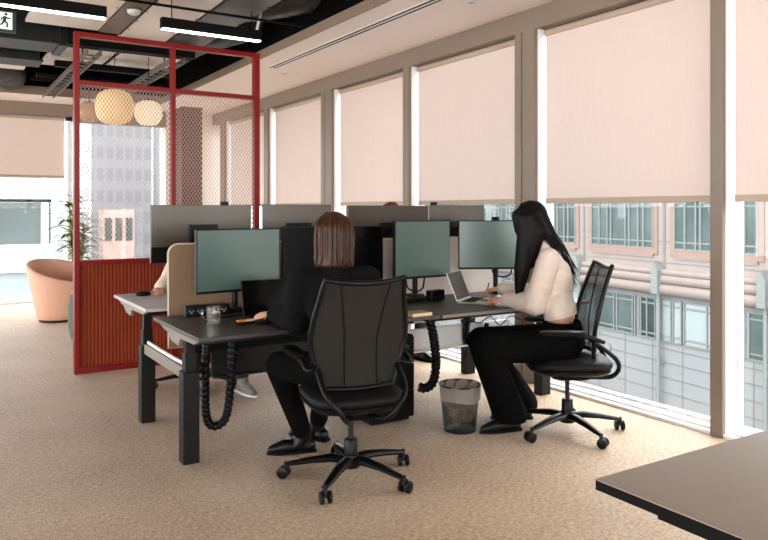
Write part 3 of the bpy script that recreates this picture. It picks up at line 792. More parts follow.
# cable spines
def cable_spine(pts, label, r=.022):
    P = smoothpath(pts, 14)
    mb = MB(); n = len(P); acc = 0
    last = None
    for i in range(n-1):
        if last is None or (P[i]-last).length > .021:
            d = (P[min(i+1, n-1)]-P[max(i-1, 0)]).normalized()
            mb.tube([P[i]-d*.010, P[i]-d*.006, P[i]+d*.006, P[i]+d*.010], [r*.92, r, r, r*.92], 12); last = P[i]
    t = thing('cable_spine', label, 'cable', tuple(P[-1]), 0, 'black cable spines')
    mb.build('links', M['black'], t, True, world=True)
    MB().tube(P, r*.8, 10).build('cable_core', M['blackmatte'], t, True, world=True)
cable_spine([(1.36, 4.06, .68), (1.34, 4.04, .40), (1.345, 4.03, .20), (1.39, 4.02, .145), (1.45, 4.0, .20), (1.475, 3.99, .42), (1.49, 3.99, .66)], 'black cable spine looping under the desk by the near leg', .026)
cable_spine([(2.80, 3.90, .69), (2.835, 3.89, .55), (2.85, 3.88, .38), (2.83, 3.88, .25), (2.78, 3.90, .205), (2.74, 3.92, .215)], 'black cable spine hanging beside the pedestal cabinet', .032)
cable_spine([(3.52, 4.36, .60), (3.50, 4.36, .46), (3.51, 4.36, .36), (3.57, 4.35, .31), (3.64, 4.34, .36), (3.68, 4.34, .5)], 'black cable spine looping by the knees of the woman in cream', .02)

# ------------------------------------------------------------------ monitors
def monitor(p, q, z0, z1, screen, label, arm_y=None, arm_z=DZ, flip=False, back=None, webcam=False, chin=0.):
    """p, q: floor positions of the screen's two lower corners (left, right as seen from its front when flip False)"""
    p, q = V((*p, 0)), V((*q, 0)); w = (q-p).length/2; c = (p+q)/2
    ang = math.atan2((q-p).y, (q-p).x)
    base = V((c.x, c.y, arm_z))
    t = thing('monitor', label, 'monitor', tuple(base), ang+(PI if flip else 0), 'desk monitors')
    h0, h1 = z0-arm_z, z1-arm_z
    # front towards local -y
    MB().box(-w, w, .0, .028, h0, h1, .004).build('casing', back or M['bezel'], t)
    MB().box(-w+.007, w-.007, -.0015, .002, h0+.016, h1-.008).build('screen', screen, t)
    if chin: MB().box(-w+.001, w-.001, .0275, .031, h0+.001, h0+chin).build('back_strip', M['blackmatte'], t)
    MB().box(-.10, .10, .028, .048, (h0+h1)/2-.06, (h0+h1)/2+.06, .006).build('mount_plate', M['black'], t)
    ay = .16 if arm_y is None else arm_y
    a = MB().tube([(0, .048, (h0+h1)/2), (0, .09, (h0+h1)/2-.01), (.05, ay, (h0+h1)/2-.05)], .018, 10)
    a.tube([(.05, ay, (h0+h1)/2-.05), (.05, ay, .02)], .02, 12)
    a.build('arm', M['black'], t, True)
    MB().box(-.0, .10, ay-.05, ay+.05, 0, .022, .005).build('base_clamp', M['black'], t)
    if webcam:
        wc = MB().box(-.028+webcam, .028+webcam, -.012, .022, h1, h1+.026, .006).build('webcam', M['black'], t)
        MB().tube([(webcam, -.014, h1+.013), (webcam, -.011, h1+.013)], .008, 12).build('lens', M['screenoff'], wc)
    return t
monitor((1.349, 4.23), (1.92, 4.305), .876, 1.2645, M['screen'], 'monitor coloured grey for reflected light, left of the brown-haired person, facing the desk end')
monitor((1.945, 4.31), (2.74, 4.36), .881, 1.271, M['screenoff'], 'wide black monitor behind the head of the brown-haired person', arm_y=.12)
monitor((2.79, 4.285), (3.30, 4.316), .886, 1.305, M['screen'], 'teal monitor standing behind the open silver laptop')
monitor((3.40, 4.34), (3.86, 4.09), .93, 1.302, M['screen'], 'teal monitor in front of the face of the woman in cream', webcam=.02, arm_y=.13)
monitor((1.94, 4.87), (1.235, 4.85), 1.03, 1.413, M['screenoff'], 'grey-backed monitor in front of the red mesh partition', arm_z=DZ2, back=M['monback'], chin=.105, webcam=-.16)
monitor((2.57, 4.85), (2.02, 4.85), 1.03, 1.42, M['screenoff'], 'grey-backed monitor just right of the red post', arm_z=DZ2, back=M['monback'], chin=.09)
monitor((3.48, 4.87), (2.71, 4.85), 1.03, 1.415, M['screenoff'], 'grey-backed monitor right of the brown-haired head', arm_z=DZ2, back=M['monback'], chin=.09)
monitor((3.97, 4.74), (3.50, 4.87), 1.03, 1.42, M['screenoff'], 'grey-backed monitor nearest the window, above the teal screens', arm_z=DZ2, back=M['monback'], chin=.09, webcam=.2)

# ------------------------------------------------------------------ laptops
def laptop(hinge, ang, label, w=.30, d=.21, tilt=108, screen_m=None, body=None):
    t = thing('laptop', label, 'laptop', (hinge[0], hinge[1], DZ), ang)
    MB().box(-w/2, w/2, -d, 0, .002, .014, .003).build('base', body, t)
    MB().box(-w/2+.02, w/2-.02, -d*.52, -.02, .0135, .0155).build('keyboard', M['blackmatte'], t)
    MB().box(-.05, .05, -d+.01, -d*.58, .0135, .0148).build('trackpad', M['charcoal'], t)
    m = Matrix.Translation((0, 0, .012)) @ Matrix.Rotation(math.radians(90-tilt), 4, 'X')
    MB().box(-w/2, w/2, 0, .006, 0, d*.98, .002, mtx=m).build('lid', body, t)
    MB().box(-w/2+.006, w/2-.006, -.0012, .001, .012, d*.98-.006, mtx=m).build('screen', screen_m, t)
    return t
laptop((1.735, 4.06), 0, 'open black laptop under the left hand of the person in dark knitwear', .31, .225, 104, M['screenoff'], M['black'])
laptop((3.223, 4.05), math.radians(34), 'open silver laptop in front of the woman in the cream blouse', .31, .215, 112, mat('laptop_screen', (70, 60, 56), .25), M['silver'])

# ------------------------------------------------------------------ small desk things
t = thing('glass_mug', 'clear glass mug of water on the near desk corner', 'mug', (1.375, 4.0, DZ))
MB().lathe([(.001, .004), (.034, .004), (.036, .0), (.038, .002), (.039, .10), (.036, .10), (.0345, .012), (.001, .010)], 32).build('cup', M['water'], t, True)
MB().tube([(-.037, 0, .085), (-.055, 0, .083), (-.066, 0, .06), (-.058, 0, .032), (-.037, 0, .026)], .006, 10).build('handle', M['water'], t, True)
MB().lathe([(.001, .0125), (.0335, .0125), (.0345, .062), (.001, .062)], 24).build('water', glass_mat('water', (.8, .8, .78), .03), t, True)
t = thing('snack_pouch', 'dark flat case with an orange and cream bar on top, before the black laptop', 'case', (1.54, 3.93, DZ), .15)
MB().box(-.08, .08, -.04, .04, 0, .012, .004).build('case', M['black'], t)
MB().box(-.055, .045, -.018, .012, .012, .022, .004).build('bar', M['orange'], t); MB().box(-.01, .05, -.02, .0, .0115, .0225, .004).build('wrapper', M['paper'], t)
tag(MB().box(1.66, 1.80, 3.80, 3.87, DZ, DZ+.009, .003).build('mobile_phone', M['screenoff']), 'black phone lying beside the black laptop', 'phone')
t = thing('power_strip', 'black desktop socket strip in front of the felt divider', 'power strip', (1.46, 4.38, DZ))
MB().box(-.14, .14, -.035, .035, 0, .062, .006).build('housing', M['black'], t)
for i in range(5):
    s = MB().box(-.125+i*.051, -.083+i*.051, -.0375, -.034, .012, .05, .001).build('socket', M['charcoal'], t)
    MB().box(-.118+i*.051, -.113+i*.051, -.0395, -.037, .03, .036).box(-.096+i*.051, -.091+i*.051, -.0395, -.037, .03, .036).box(-.107+i*.051, -.101+i*.051, -.0395, -.037, .018, .025).build('pin_hole', M['white'], s)
def cable(pts, label, r=.004, m=None):
    return tag(MB().tube(smoothpath(pts, 8), r, 6).build('cable', m or M['blackmatte'], None, True), label, 'cable', 'loose cables')
cable([(1.46, 4.33, DZ+.02), (1.40, 4.25, DZ+.005), (1.43, 4.18, DZ+.005), (1.55, 4.2, DZ+.005), (1.68, 4.24, DZ+.02), (1.7, 4.22, .9)], 'black cable curling behind the glass mug')
cable([(2.92, 4.34, .88), (2.93, 4.33, .82), (2.99, 4.32, .79), (3.06, 4.33, .81), (3.09, 4.35, .88)], 'black cable drooping below the teal monitor behind the laptop', .006)
cable([(3.655, 4.255, .925), (3.67, 4.235, .885), (3.72, 4.205, .87), (3.77, 4.18, .885), (3.785, 4.175, .925)], 'black cable drooping below the teal monitor facing the woman in cream', .006)
cable([(3.33, 4.3, DZ+.005), (3.42, 4.33, .80), (3.46, 4.36, .84), (3.40, 4.38, .86), (3.36, 4.40, .80)], 'thin cable looping behind the silver laptop', .003)
cable([(2.86, 3.62, .70), (2.98, 3.60, .66), (3.08, 3.60, .69), (3.16, 3.60, .63), (3.25, 3.60, .68), (3.35, 3.61, .65)], 'thin tangled cable hanging under the desk edge before the woman in cream', .0035)
t = thing('keyboard', 'black keyboard lying below the teal monitor behind the silver laptop', 'keyboard', (2.98, 4.26, DZ), .1)
MB().box(-.2, .2, -.06, .06, .002, .018, .004).build('base', M['black'], t)
mb = MB()
for i in range(14):
    for j in range(4): mb.box(-.19+i*.027, -.168+i*.027, -.05+j*.026, -.029+j*.026, .017, .022)
mb.build('keys', M['charcoal'], t)
t = thing('docking_station', 'small black docking station on the desk behind the silver laptop', 'dock', (3.08, 4.20, DZ+.0), .2)
MB().box(-.07, .07, -.03, .03, 0, .075, .008).build('body', M['black'], t); MB().box(-.05, .05, -.0315, -.029, .02, .035).build('port_row', M['charcoal'], t)
t = thing('notebook', 'cream-edged notebook lying on the desk edge beside the chair back', 'notebook', (2.53, 3.66, DZ), .05)
MB().box(-.06, .09, -.055, .06, .003, .018).build('pages', M['paper'], t); MB().box(-.062, .092, -.057, .062, .018, .021).box(-.062, .092, -.057, .062, 0, .003).build('cover', M['brass'], t)
t = thing('computer_mouse', 'black computer mouse on the pale desk corner', 'mouse', (1.335, 5.42, DZ2))
MB().ell((0, 0, .013), (.055, .034, .022)).build('body', M['black'], t, 'all'); MB().cyl((.025, -.004, .03), (.025, .004, .03), .008, seg=12).build('scroll_wheel', M['charcoal'], t)

# ------------------------------------------------------------------ waste bin
t = thing('waste_bin', 'round black wire mesh waste bin with a crumpled clear liner', 'bin', (2.83, 3.60, 0))
MB().lathe([(.100, .004), (.126, .285), (.1245, .285), (.0985, .008)], 40, closed=True).build('wire_wall', M['binwire'], t, True)
MB().lathe([(.001, 0), (.101, 0), (.101, .008), (.001, .008)], 40).build('floor_plate', M['black'], t)
MB().tube([(.128*math.cos(a*PI/20), .128*math.sin(a*PI/20), .287) for a in range(40)], .005, 8, closed=True).build('rim', M['black'], t, True)
random.seed(3)
MB().grid(lambda u, v: ((.108+.016*v+.004*math.sin(9*u*2*PI+5*v))*math.cos(2*PI*u), (.108+.016*v+.004*math.sin(9*u*2*PI+5*v))*math.sin(2*PI*u), .16+.132*v), 48, 8).grid(lambda u, v: ((.131-.004*v+.003*math.sin(7*u*2*PI))*math.cos(2*PI*u), (.131-.004*v+.003*math.sin(7*u*2*PI))*math.sin(2*PI*u), .293-.10*v-.006*math.sin(3*u*2*PI)*v), 48, 3).build('liner', M['liner'], t, 'all')
for i in range(9):
    a = random.uniform(0, 2*PI); rr = random.uniform(.02, .055)
    mb = MB().ell((rr*math.cos(a), rr*math.sin(a), .045+.022*i), (.045, .035, .022), Euler((a, a, a)).to_matrix())
    for v in mb.bm.verts: v.co += V((random.uniform(-.007, .007), random.uniform(-.007, .007), random.uniform(-.007, .007)))
    tag(mb.build('crumpled_paper', M['rubbish']), 'crumpled beige paper rubbish inside the wire waste bin', 'paper', 'rubbish in the waste bin').location = t.location

# ------------------------------------------------------------------ foreground table
t = thing('meeting_table', 'brown-topped table with black edge at the corner nearest the camera', 'table', (1.36, 1.205, 0))
MB().box(0, 2.2, -1.3, 0, .7305, .733).build('tabletop', M['tabletop'], t)
MB().box(0, 2.2, -1.3, 0, .707, .7306, .001).build('edge_band', M['blackmatte'], t)
MB().box(.10, 2.1, -1.2, -.10, .65, .707).build('apron', M['blackmatte'], t)
for x, y in ((.25, -.2), (2.0, -.2), (.25, -1.1), (2.0, -1.1)): MB().box(x-.03, x+.03, y-.03, y+.03, 0, .66, .004).build('leg', M['charcoal'], t)
# ------------------------------------------------------------------ office chairs
def sring(mb, prof, n=48, e=.5, c=(0, 0)):
    """stack of rounded-rectangle rings: prof = (half_x, half_y, z)"""
    R = []
    for hx, hy, z in prof:
        row = []
        for k in range(n):
            a = 2*PI*k/n; ca, sa = math.cos(a), math.sin(a)
            zz = z(ca) if callable(z) else z
            row.append(mb.bm.verts.new((c[0]+hx*math.copysign(abs(ca)**e, ca), c[1]+hy*math.copysign(abs(sa)**e, sa), zz)))
        R.append(row)
    for i in range(len(R)-1):
        for k in range(n): mb.bm.faces.new((R[i][k], R[i][(k+1) % n], R[i+1][(k+1) % n], R[i+1][k]))
    mb.bm.faces.new(R[0][::-1]); mb.bm.faces.new(R[-1])
    return mb

def back_pt(u, v):
    """mesh back surface, u -1..1 across, v 0..1 upward"""
    z = .50+.525*v
    w = (.185+.075*math.sin(PI*min(1, v*1.25)*.62))*(1-.20*max(0, v-.45)/.55)
    x = -.165-.02*v-.10*max(0, v-.3)**1.3+.035*math.sin(PI*v)*.6+.05*u*u*(1-.45*v)
    z += .022*(u*u)*(v > .5)*(v-.5)*2
    return V((x, u*w, z))

def office_chair(label, loc, ang, base_ang, mesh):
    t = thing('office_chair', label, 'chair', (*loc, 0), ang, 'mesh back office chairs')
    b = base_ang-ang
    hub = MB().lathe([(.026, .055), (.045, .06), (.05, .085), (.042, .125), (.036, .13), (.034, .20), (.03, .205)], 24).build('base_hub', M['black'], t, True)
    for k in range(5):
        a = b+k*2*PI/5; c, s = math.cos(a), math.sin(a)
        P = [(c*r, s*r, z) for r, z in ((.03, .098), (.10, .104), (.2, .094), (.28, .080), (.335, .072))]
        MB().tube(P, [.036, .033, .027, .022, .017], 12, flat=.62).build('leg', M['black'], t, True)
        mb = MB(); cx, cy_ = c*.335, s*.335; q = a+1.1+k*.9; dx, dy = math.cos(q), math.sin(q)
        cx -= dx*.012; cy_ -= dy*.012; px_, py_ = -dy, dx
        for sd in (-1, 1):
            mb.tube([(cx+px_*sd*.009, cy_+py_*sd*.009, .030), (cx+px_*sd*.013, cy_+py_*sd*.013, .030), (cx+px_*sd*.026, cy_+py_*sd*.026, .030), (cx+px_*sd*.029, cy_+py_*sd*.029, .030)], [.022, .030, .030, .024], 20)
        ca = mb.build('caster', M['black'], t, True)
        MB().cyl((c*.335, s*.335, .04), (c*.335, s*.335, .085), .010, seg=10).box(-.008, .008, -.012, .012, .028, .064, .003, mtx=Matrix.Translation((cx, cy_, 0)) @ Matrix.Rotation(q+PI/2, 4, 'Z')).build('fork', M['charcoal'], ca, True)
    MB().cyl((0, 0, .2), (0, 0, .35), .014).build('gas_column', M['charcoal'], t, True)
    sring(MB(), [(.08, .05, .325), (.12, .075, .335), (.13, .085, .36), (.14, .10, .385)], 32, .6, (-.02, 0)).build('tilt_mechanism', M['blackmatte'], t, True)
    sring(MB(), [(.17, .17, .375), (.215, .215, .385), (.240, .238, .402), (.244, .242, .418), (.24, .238, .421)], 56, .55).build('seat_shell', M['black'], t, True)
    def wf(h):
        return lambda ca: h-.03*max(0, ca-.55)/.45
    sring(MB(), [(.235, .232, .418), (.25, .246, wf(.432)), (.252, .248, wf(.448)), (.243, .238, wf(.464)), (.20, .2, wf(.474)), (.10, .1, .474)], 56, .55).build('seat', M['seat'], t, 'all')
    MB().grid(lambda u, v: back_pt(-1+2*u, v), 20, 20, (.004, 0, 0)).build('back_mesh', mesh, t, 'all')
    loop = [back_pt(-1, i/14) for i in range(15)]+[back_pt(-1+2*i/10, 1) for i in range(1, 10)]+[back_pt(1, 1-i/14) for i in range(15)]+[back_pt(1-2*i/10, 0) for i in range(1, 10)]
    MB().tube(loop, .013, 10, closed=True).build('back_frame', M['black'], t, True)
    for s in (-1, 1):
        MB().tube([back_pt(s*(.52-.30*math.sin(PI*min(1, .12+.80*v))*.6+.18*(v-.5)*(v > .5)*1.8), v)+V((-.002, 0, 0)) for v in [i/16 for i in range(17)]], .0042, 6).build('seam', M['blackmatte'], t, True)
    for s in (-1, 1):
        P = smoothpath([tuple(back_pt(s*.97, .18)), (-.235, s*.205, .50), (-.275, s*.15, .425), (-.245, s*.10, .365), (-.15, s*.06, .352), (-.05, s*.05, .352)], 7)
        MB().tube(P, .014, 10).build('back_support', M['black'], t, True)
        a = MB().tube(smoothpath([tuple(back_pt(s*1.0, .22)), (-.15, s*.268, .605), (-.07, s*.278, .632), (.0, s*.278, .640)], 6), .014, 10).build('arm_support', M['black'], t, True)
        mb = MB(); sring(mb, [(.12, .03, .640), (.135, .042, .647), (.138, .044, .660), (.128, .036, .668), (.06, .015, .670)], 40, .6, (.085, s*.278))
        mb.build('armrest_pad', M['black'], a, True)
    return t
D = math.radians
C1 = (1.845, 3.25); C2 = (3.38, 3.22); C3 = (1.80, 5.55); C4 = (3.72, 5.82)
office_chair('black mesh office chair with its back to us under the person in dark knitwear', C1, D(79), D(3), M['chairmeshd'])
office_chair('black mesh office chair seen side on under the woman in the cream blouse', C2, D(146), D(42), M['chairmesh'])
office_chair('black office chair behind the desks by the red partition, only its casters showing', C3, D(-92), D(20), M['chairmesh'])
office_chair('black office chair at the far window desk, hidden behind the monitors', C4, D(-90), D(10), M['chairmesh'])

# ------------------------------------------------------------------ people
def frame3(f, up=(0, 0, 1)):
    f = V(f).normalized(); l = V(up).cross(f).normalized(); u = f.cross(l)
    return Matrix((f, l, u)).transposed()

def add_head(mb, c, R):
    c = V(c)
    def q(x, y, z): return c+R @ V((x, y, z))
    mb.ell(q(-.012, 0, .018), (.095, .074, .092), R)
    mb.ell(q(.030, 0, -.035), (.062, .058, .080), R)
    mb.ell(q(.058, 0, -.098), (.026, .030, .020), R)
    mb.capsule(q(.086, 0, .008), .009, q(.106, 0, -.030), .012)
    mb.capsule(q(.080, -.028, .018), .011, q(.080, .028, .018), .011)
    mb.capsule(q(.083, -.016, -.070), .010, q(.083, .016, -.070), .010)
    for s in (-1, 1):
        mb.ell(q(-.004, s*.074, -.018), (.018, .009, .031), R)
        mb.ell(q(.055, s*.036, -.032), (.026, .022, .026), R)

def add_hand(mb, wrist, d, palm, side, curl=(.35, .5, .4), spread=.06):
    """d: pointing direction, palm: direction the palm faces, side: +1 thumb towards palm x d"""
    w = V(wrist); d = V(d).normalized(); n = V(palm); n = (n-d*n.dot(d)).normalized(); t = n.cross(d)*side
    K = [.026, .009, -.009, -.026]; ln = [.068, .076, .070, .054]; kn = [.082, .086, .082, .074]
    for k in range(4):
        base = w+d*kn[k]+t*K[k]
        mb.capsule(w+t*K[k]*.55, .0155, base, .0105)
        dd = (d+t*spread*(1.5-k)*.5).normalized(); p = base; r = [.0092, .0086, .0078, .0066]
        ang = 0
        for sgm in range(3):
            ang += curl[sgm]*(1+.12*k)
            q = p+(dd*math.cos(ang)+n*math.sin(ang))*ln[k]*(.46, .31, .23)[sgm]
            mb.capsule(p, r[sgm], q, r[sgm+1]); p = q
    mb.capsule(w+d*.045-t*.01, .016, w+d*.045+t*.012, .016)
    p = w+d*.02+t*.020; q = p+(d*.7+t*.62+n*.25).normalized()*.042; r_ = q+(d*.9+t*.25+n*.25).normalized()*.030; s_ = r_+(d*.95+n*.25).normalized()*.024
    mb.capsule(p, .015, q, .0115); mb.capsule(q, .0105, r_, .0095); mb.capsule(r_, .0095, s_, .0075)

def add_foot(mb, ankle, toe, r=1.):
    a = V(ankle); t = V(toe); d = (t-a); d.z = 0; d.normalize()
    heel = V((a.x, a.y, .035))-d*.035
    mb.capsule(heel, .034*r, V((a.x, a.y, .04))+d*.10, .036*r); mb.capsule(V((a.x, a.y, .04))+d*.10, .036*r, V((a.x, a.y, .026))+d*.175, .024*r)
    mb.capsule(a, .040*r, V((a.x, a.y, .045))+d*.03, .040*r)

def figure(label, J, base, skin, top_m, leg_m, shoe_m, build_hair, top=.012, legr=(.095, .075, .07, .055), hem=None, sleeve=.008, waist=None, tophem=None, name='person'):
    t = thing('person', label, 'person', (*base, 0))
    Rt = frame3(J['facing']); pel, chest, shc = V(J['pelvis']), V(J['chest']), (V(J['lsh'])+V(J['rsh']))/2
    def torso(mb, g):
        mb.ell(pel, (.115+g, .165+g, .095+g), Rt)
        wst = pel.lerp(chest, .45)
        k_ = J.get('slim', 1); mb.ell(wst, (.098*k_+g, .132*k_+g, .16), Rt)
        mb.ell(chest, (.108*k_+g, .150*k_+g, .175), Rt)
        mb.capsule(V(J['lsh'])*.92+shc*.08-V((0, 0, .01)), .050+g, V(J['rsh'])*.92+shc*.08-V((0, 0, .01)), .050+g)
        mb.capsule(shc.lerp(V(J['lsh']), .45)+V((0, 0, -.06)), .08+g, shc.lerp(V(J['rsh']), .45)+V((0, 0, -.06)), .08+g)
    def neck(mb, g=0): mb.capsule(shc+V((0, 0, -.01)), .056+g, V(J['head'])-V((0, 0, .06)), .050+g)
    Rh = frame3(J['look'])
    # skin
    mb = MB(); torso(mb, 0); neck(mb); add_head(mb, J['head'], Rh)
    for s, sg in (('l', 1), ('r', -1)):
        mb.chain([J[s+'sh'], J[s+'el'], J[s+'wr']], [.046, .038, .026])
        add_hand(mb, J[s+'wr'], J[s+'hd'], J.get('palm', (0, 0, -1)), sg*J.get('thumb', -1))
        mb.chain([J[s+'hip'], J[s+'kn'], J[s+'an']], [.082, .058, .036])
        add_foot(mb, J[s+'an'], J[s+'toe'], .9)
    body = put('body', voxel(mb, .005, 3), skin, t, 'all', True)
    # eyes
    for s in (-1, 1):
        c = V(J['head'])+Rh @ V((.078, s*.030, .0))
        e = MB().ell(c, (.0115, .0115, .0115), Rh, 14).build('eye', M['white'], body, 'all')
        e.data.transform(Matrix.Translation(-V(t.location)))
        e2 = MB().ell(c+Rh @ V((.0085, 0, 0)), (.0045, .006, .006), Rh, 12).build('iris', M['boot'], body, 'all')
        e2.data.transform(Matrix.Translation(-V(t.location)))
    # top
    mb = MB(); torso(mb, top)
    mb.capsule(shc+V((0, 0, .0)), .062+top, shc+(V(J['head'])-shc)*.22, .052+top)
    cuts = []
    for s in 'lr':
        el, wr = V(J[s+'el']), V(J[s+'wr']); d = (wr-el).normalized()
        mb.chain([J[s+'sh'], el, wr-d*.022], [.050+top, .046+top+sleeve, .033+top])
        mb.ell(el.lerp(wr, .55)-V((0, 0, .012)), (.04+top, .04+top, .036+top))
    cuts.append((tuple(pel+V((0, 0, tophem if tophem else -.02))), (J.get('hemtilt', 0)*Rt.col[0].x, J.get('hemtilt', 0)*Rt.col[0].y, -1)))
    put('top', voxel(mb, .0075, 4, cuts), top_m, t, 'all', True)
    # trousers
    mb = MB(); mb.ell(pel, (.128, .176, .105), Rt)
    if waist: mb.capsule(pel, .13, pel+(chest-pel)*.42, .115); mb.ell(pel+(chest-pel)*.33, (.112, .147, .13), Rt)
    for s in 'lr':
        kn, an = V(J[s+'kn']), V(J[s+'an'])
        mb.chain([J[s+'hip'], kn], [legr[0], legr[1]])
        bot = kn.lerp(an, hem if hem else .93)
        mb.chain([kn, bot], [legr[1], legr[3]]) if not hem else mb.chain([kn, kn.lerp(an, .5), bot], [legr[1], legr[2], legr[3]])
    cuts = []
    if waist: cuts.append((tuple(pel+V((0, 0, waist))), (0, 0, 1)))
    if hem: cuts.append(((0, 0, J['hemz']), (0, 0, -1)))
    put('trousers', voxel(mb, .0085, 5, cuts), leg_m, t, 'all', True)
    for s in 'lr':
        mb = MB(); add_foot(mb, J[s+'an'], J[s+'toe'], 1.12)
        a = V(J[s+'an']); mb.capsule(a, .047, a+(V(J[s+'kn'])-a).normalized()*J.get('shaft', .06), .05)
        me = voxel(mb, .006, 3, [((0, 0, .004), (0, 0, -1))])
        sh = put('shoe', me, shoe_m, t, 'all', True)
        d = V(J[s+'toe'])-a; d.z = 0; d.normalize(); side = V((-d.y, d.x, 0))
        sole = [a+d*(-.075)+side*.022, a+d*(-.06)+side*.035, a+d*.08+side*.042, a+d*.15+side*.036, a+d*.205+side*.012, a+d*.205-side*.012, a+d*.15-side*.036, a+d*.08-side*.042, a+d*(-.06)-side*.035, a+d*(-.075)-side*.022]
        mb = MB(); mb.prism([(p.x-t.location.x, p.y-t.location.y) for p in sole], 0., .014, 'z'); mb.build('sole', M['blackmatte'] if shoe_m is M['boot'] else M['white'], sh)
    build_hair(t, J, Rh)
    return t

def strands(mb, paths, r):
    for P in paths: mb.tube(smoothpath(P, 5), [r*.7]+[r]*(len(smoothpath(P, 5))-3)+[r*.6, r*.2], 6)

def hair_bob(material, ln=.155, n=90):
    def f(t, J, R):
        random.seed(11)
        c = V(J['head']); mb = MB()
        def q(x, y, z): return c+R @ V((x, y, z))
        mb.ell(q(-.018, 0, .026), (.104, .088, .100), R)
        for k in range(17):
            a = D(78+k*204/16); x, y = -.014+.080*math.cos(a), .074*math.sin(a)
            top_ = q(x, y, .03); bot = V((top_.x, top_.y, c.z-ln+random.uniform(-.006, .006)))-V((0, 0, .0))
            bot += (V((c.x, c.y, bot.z))-bot)*(-.10)
            mb.capsule(top_, .026, bot, .022)
        cap = put('hair', voxel(mb, .007, 2, [((0, 0, c.z-ln-.008), (0, 0, -1))]), material, t, 'all', True)
        mb = MB(); P = []
        for k in range(n):
            a = D(70+random.random()*220); x, y = math.cos(a), math.sin(a); j = random.uniform(.96, 1.07)
            p0 = q(.02*x*.3-.01, .03*y, .124)
            p1 = q(-.016+.088*x*j, .080*y*j, .075); p2 = q(-.016+.106*x*j, .099*y*j, 0)
            p3 = V((p2.x, p2.y, c.z-ln*.55)); p4 = V((p2.x, p2.y, c.z-ln-random.uniform(-.012, .022))); p4 += (V((c.x, c.y, p4.z))-p4)*random.uniform(-.06, .1)
            P.append([p0, p1, p2, p3, p4])
        strands(mb, P, .0042)
        mb.build('strands', material, cap, 'all', True)
    return f

def hair_long(t, J, R):
    random.seed(5)
    m = M['hair_black']; c = V(J['head']); mb = MB()
    def q(x, y, z): return c+R @ V((x, y, z))
    mb.ell(q(-.012, 0, .022), (.110, .094, .104), R)
    fr = V(J['hair_front']); bk = V(J['hair_back'])
    # curtain on our side of the face, falling forward over the shoulder, and the mane down the back
    mb.chain([q(.045, .068, .03), q(.062, .072, -.06), (q(.06, .075, -.06)*.45+fr*.55), fr], [.055, .060, .052, .014])
    mb.chain([q(.07, .02, .06), q(.085, .045, -.03), q(.085, .05, -.12)], [.04, .045, .04])
    mb.chain([q(.0, .075, .02), q(.0, .082, -.08), (q(.0, .08, -.08)*.5+fr*.5)+V((.02, -.01, .03))], [.05, .058, .035])
    mb.chain([q(-.05, .04, .02), q(-.065, .05, -.10), (q(-.06, .05, -.1)*.5+bk*.5), bk], [.06, .050, .024, .006])
    mb.chain([q(-.06, -.04, .02), q(-.07, -.04, -.12), (q(-.07, -.04, -.12)*.6+bk*.4)+V((.02, .03, .02))], [.06, .05, .02])
    mb.chain([q(.03, -.07, .03), q(.035, -.078, -.10), q(.03, -.085, -.22)], [.045, .04, .02])
    cap = put('hair', voxel(mb, .007, 4), m, t, 'all', True)
    P = []
    for k in range(90):
        s = random.random(); j = random.uniform(.98, 1.06)
        side = 1 if random.random() < .7 else -1
        a = s  # 0 front curtain .. 1 back
        p0 = q(.02-.06*a, .012*side, .122)
        p1 = q((.06-.14*a)*j, side*.078*j, .06)
        p2 = q((.075-.165*a)*j, side*(.100-.03*a)*j, -.06)
        end = (fr if a < .5 else bk)+V((random.uniform(-.022, .022), random.uniform(-.022, .022), random.uniform(0, .10)))
        if side < 0 and a < .5: end = q(.04, -.09, -.24)
        p3 = p2.lerp(end, .5)+(R @ V((.014*(1-2*a), side*.03, 0)))
        P.append([p0, p1, p2, p3, end])
    mb = MB(); strands(mb, P, .0045)
    # a few thin loose locks
    for k in range(8):
        p = q(-.05+random.uniform(-.03, .02), .085, -.09)
        strands(mb, [[p, p.lerp(bk, .6)+V((random.uniform(-.02, .03), random.uniform(-.03, .0), 0)), bk+V((random.uniform(-.12, .02), random.uniform(-.05, .02), random.uniform(-.06, .08)))]], .0028)
    mb.build('strands', m, cap, 'all', True)

# brown-haired person at the near desk, back towards us
J1 = dict(facing=(.33, .944, 0), pelvis=(1.845, 3.335, .56), chest=(1.835, 3.385, .90), lsh=(1.665, 3.455, 1.005), rsh=(2.0, 3.345, 1.01),
          lel=(1.69, 3.56, .79), lwr=(1.67, 3.82, .79), lhd=(-.42, .9, -.05), rel=(2.10, 3.52, .77), rwr=(1.93, 3.74, .775), rhd=(-.35, 1, -.05),
          head=(1.850, 3.455, 1.245), look=(.05, 1, -.18), lhip=(1.76, 3.37, .54), lkn=(1.62, 3.65, .535), lan=(1.815, 3.75, .10), ltoe=(1.66, 3.80, 0),
          rhip=(1.94, 3.34, .54), rkn=(2.0, 3.74, .535), ran=(1.985, 3.90, .10), rtoe=(1.90, 4.05, 0), shaft=.13)
figure('brown-haired person seen from behind in dark knitwear, typing at the near desk', J1, (1.845, 3.335), M['skin'], M['knit'], M['trouser'], M['boot'],
       hair_bob(M['hair_brown']), top=.024, legr=(.10, .076, .07, .054), sleeve=.016)
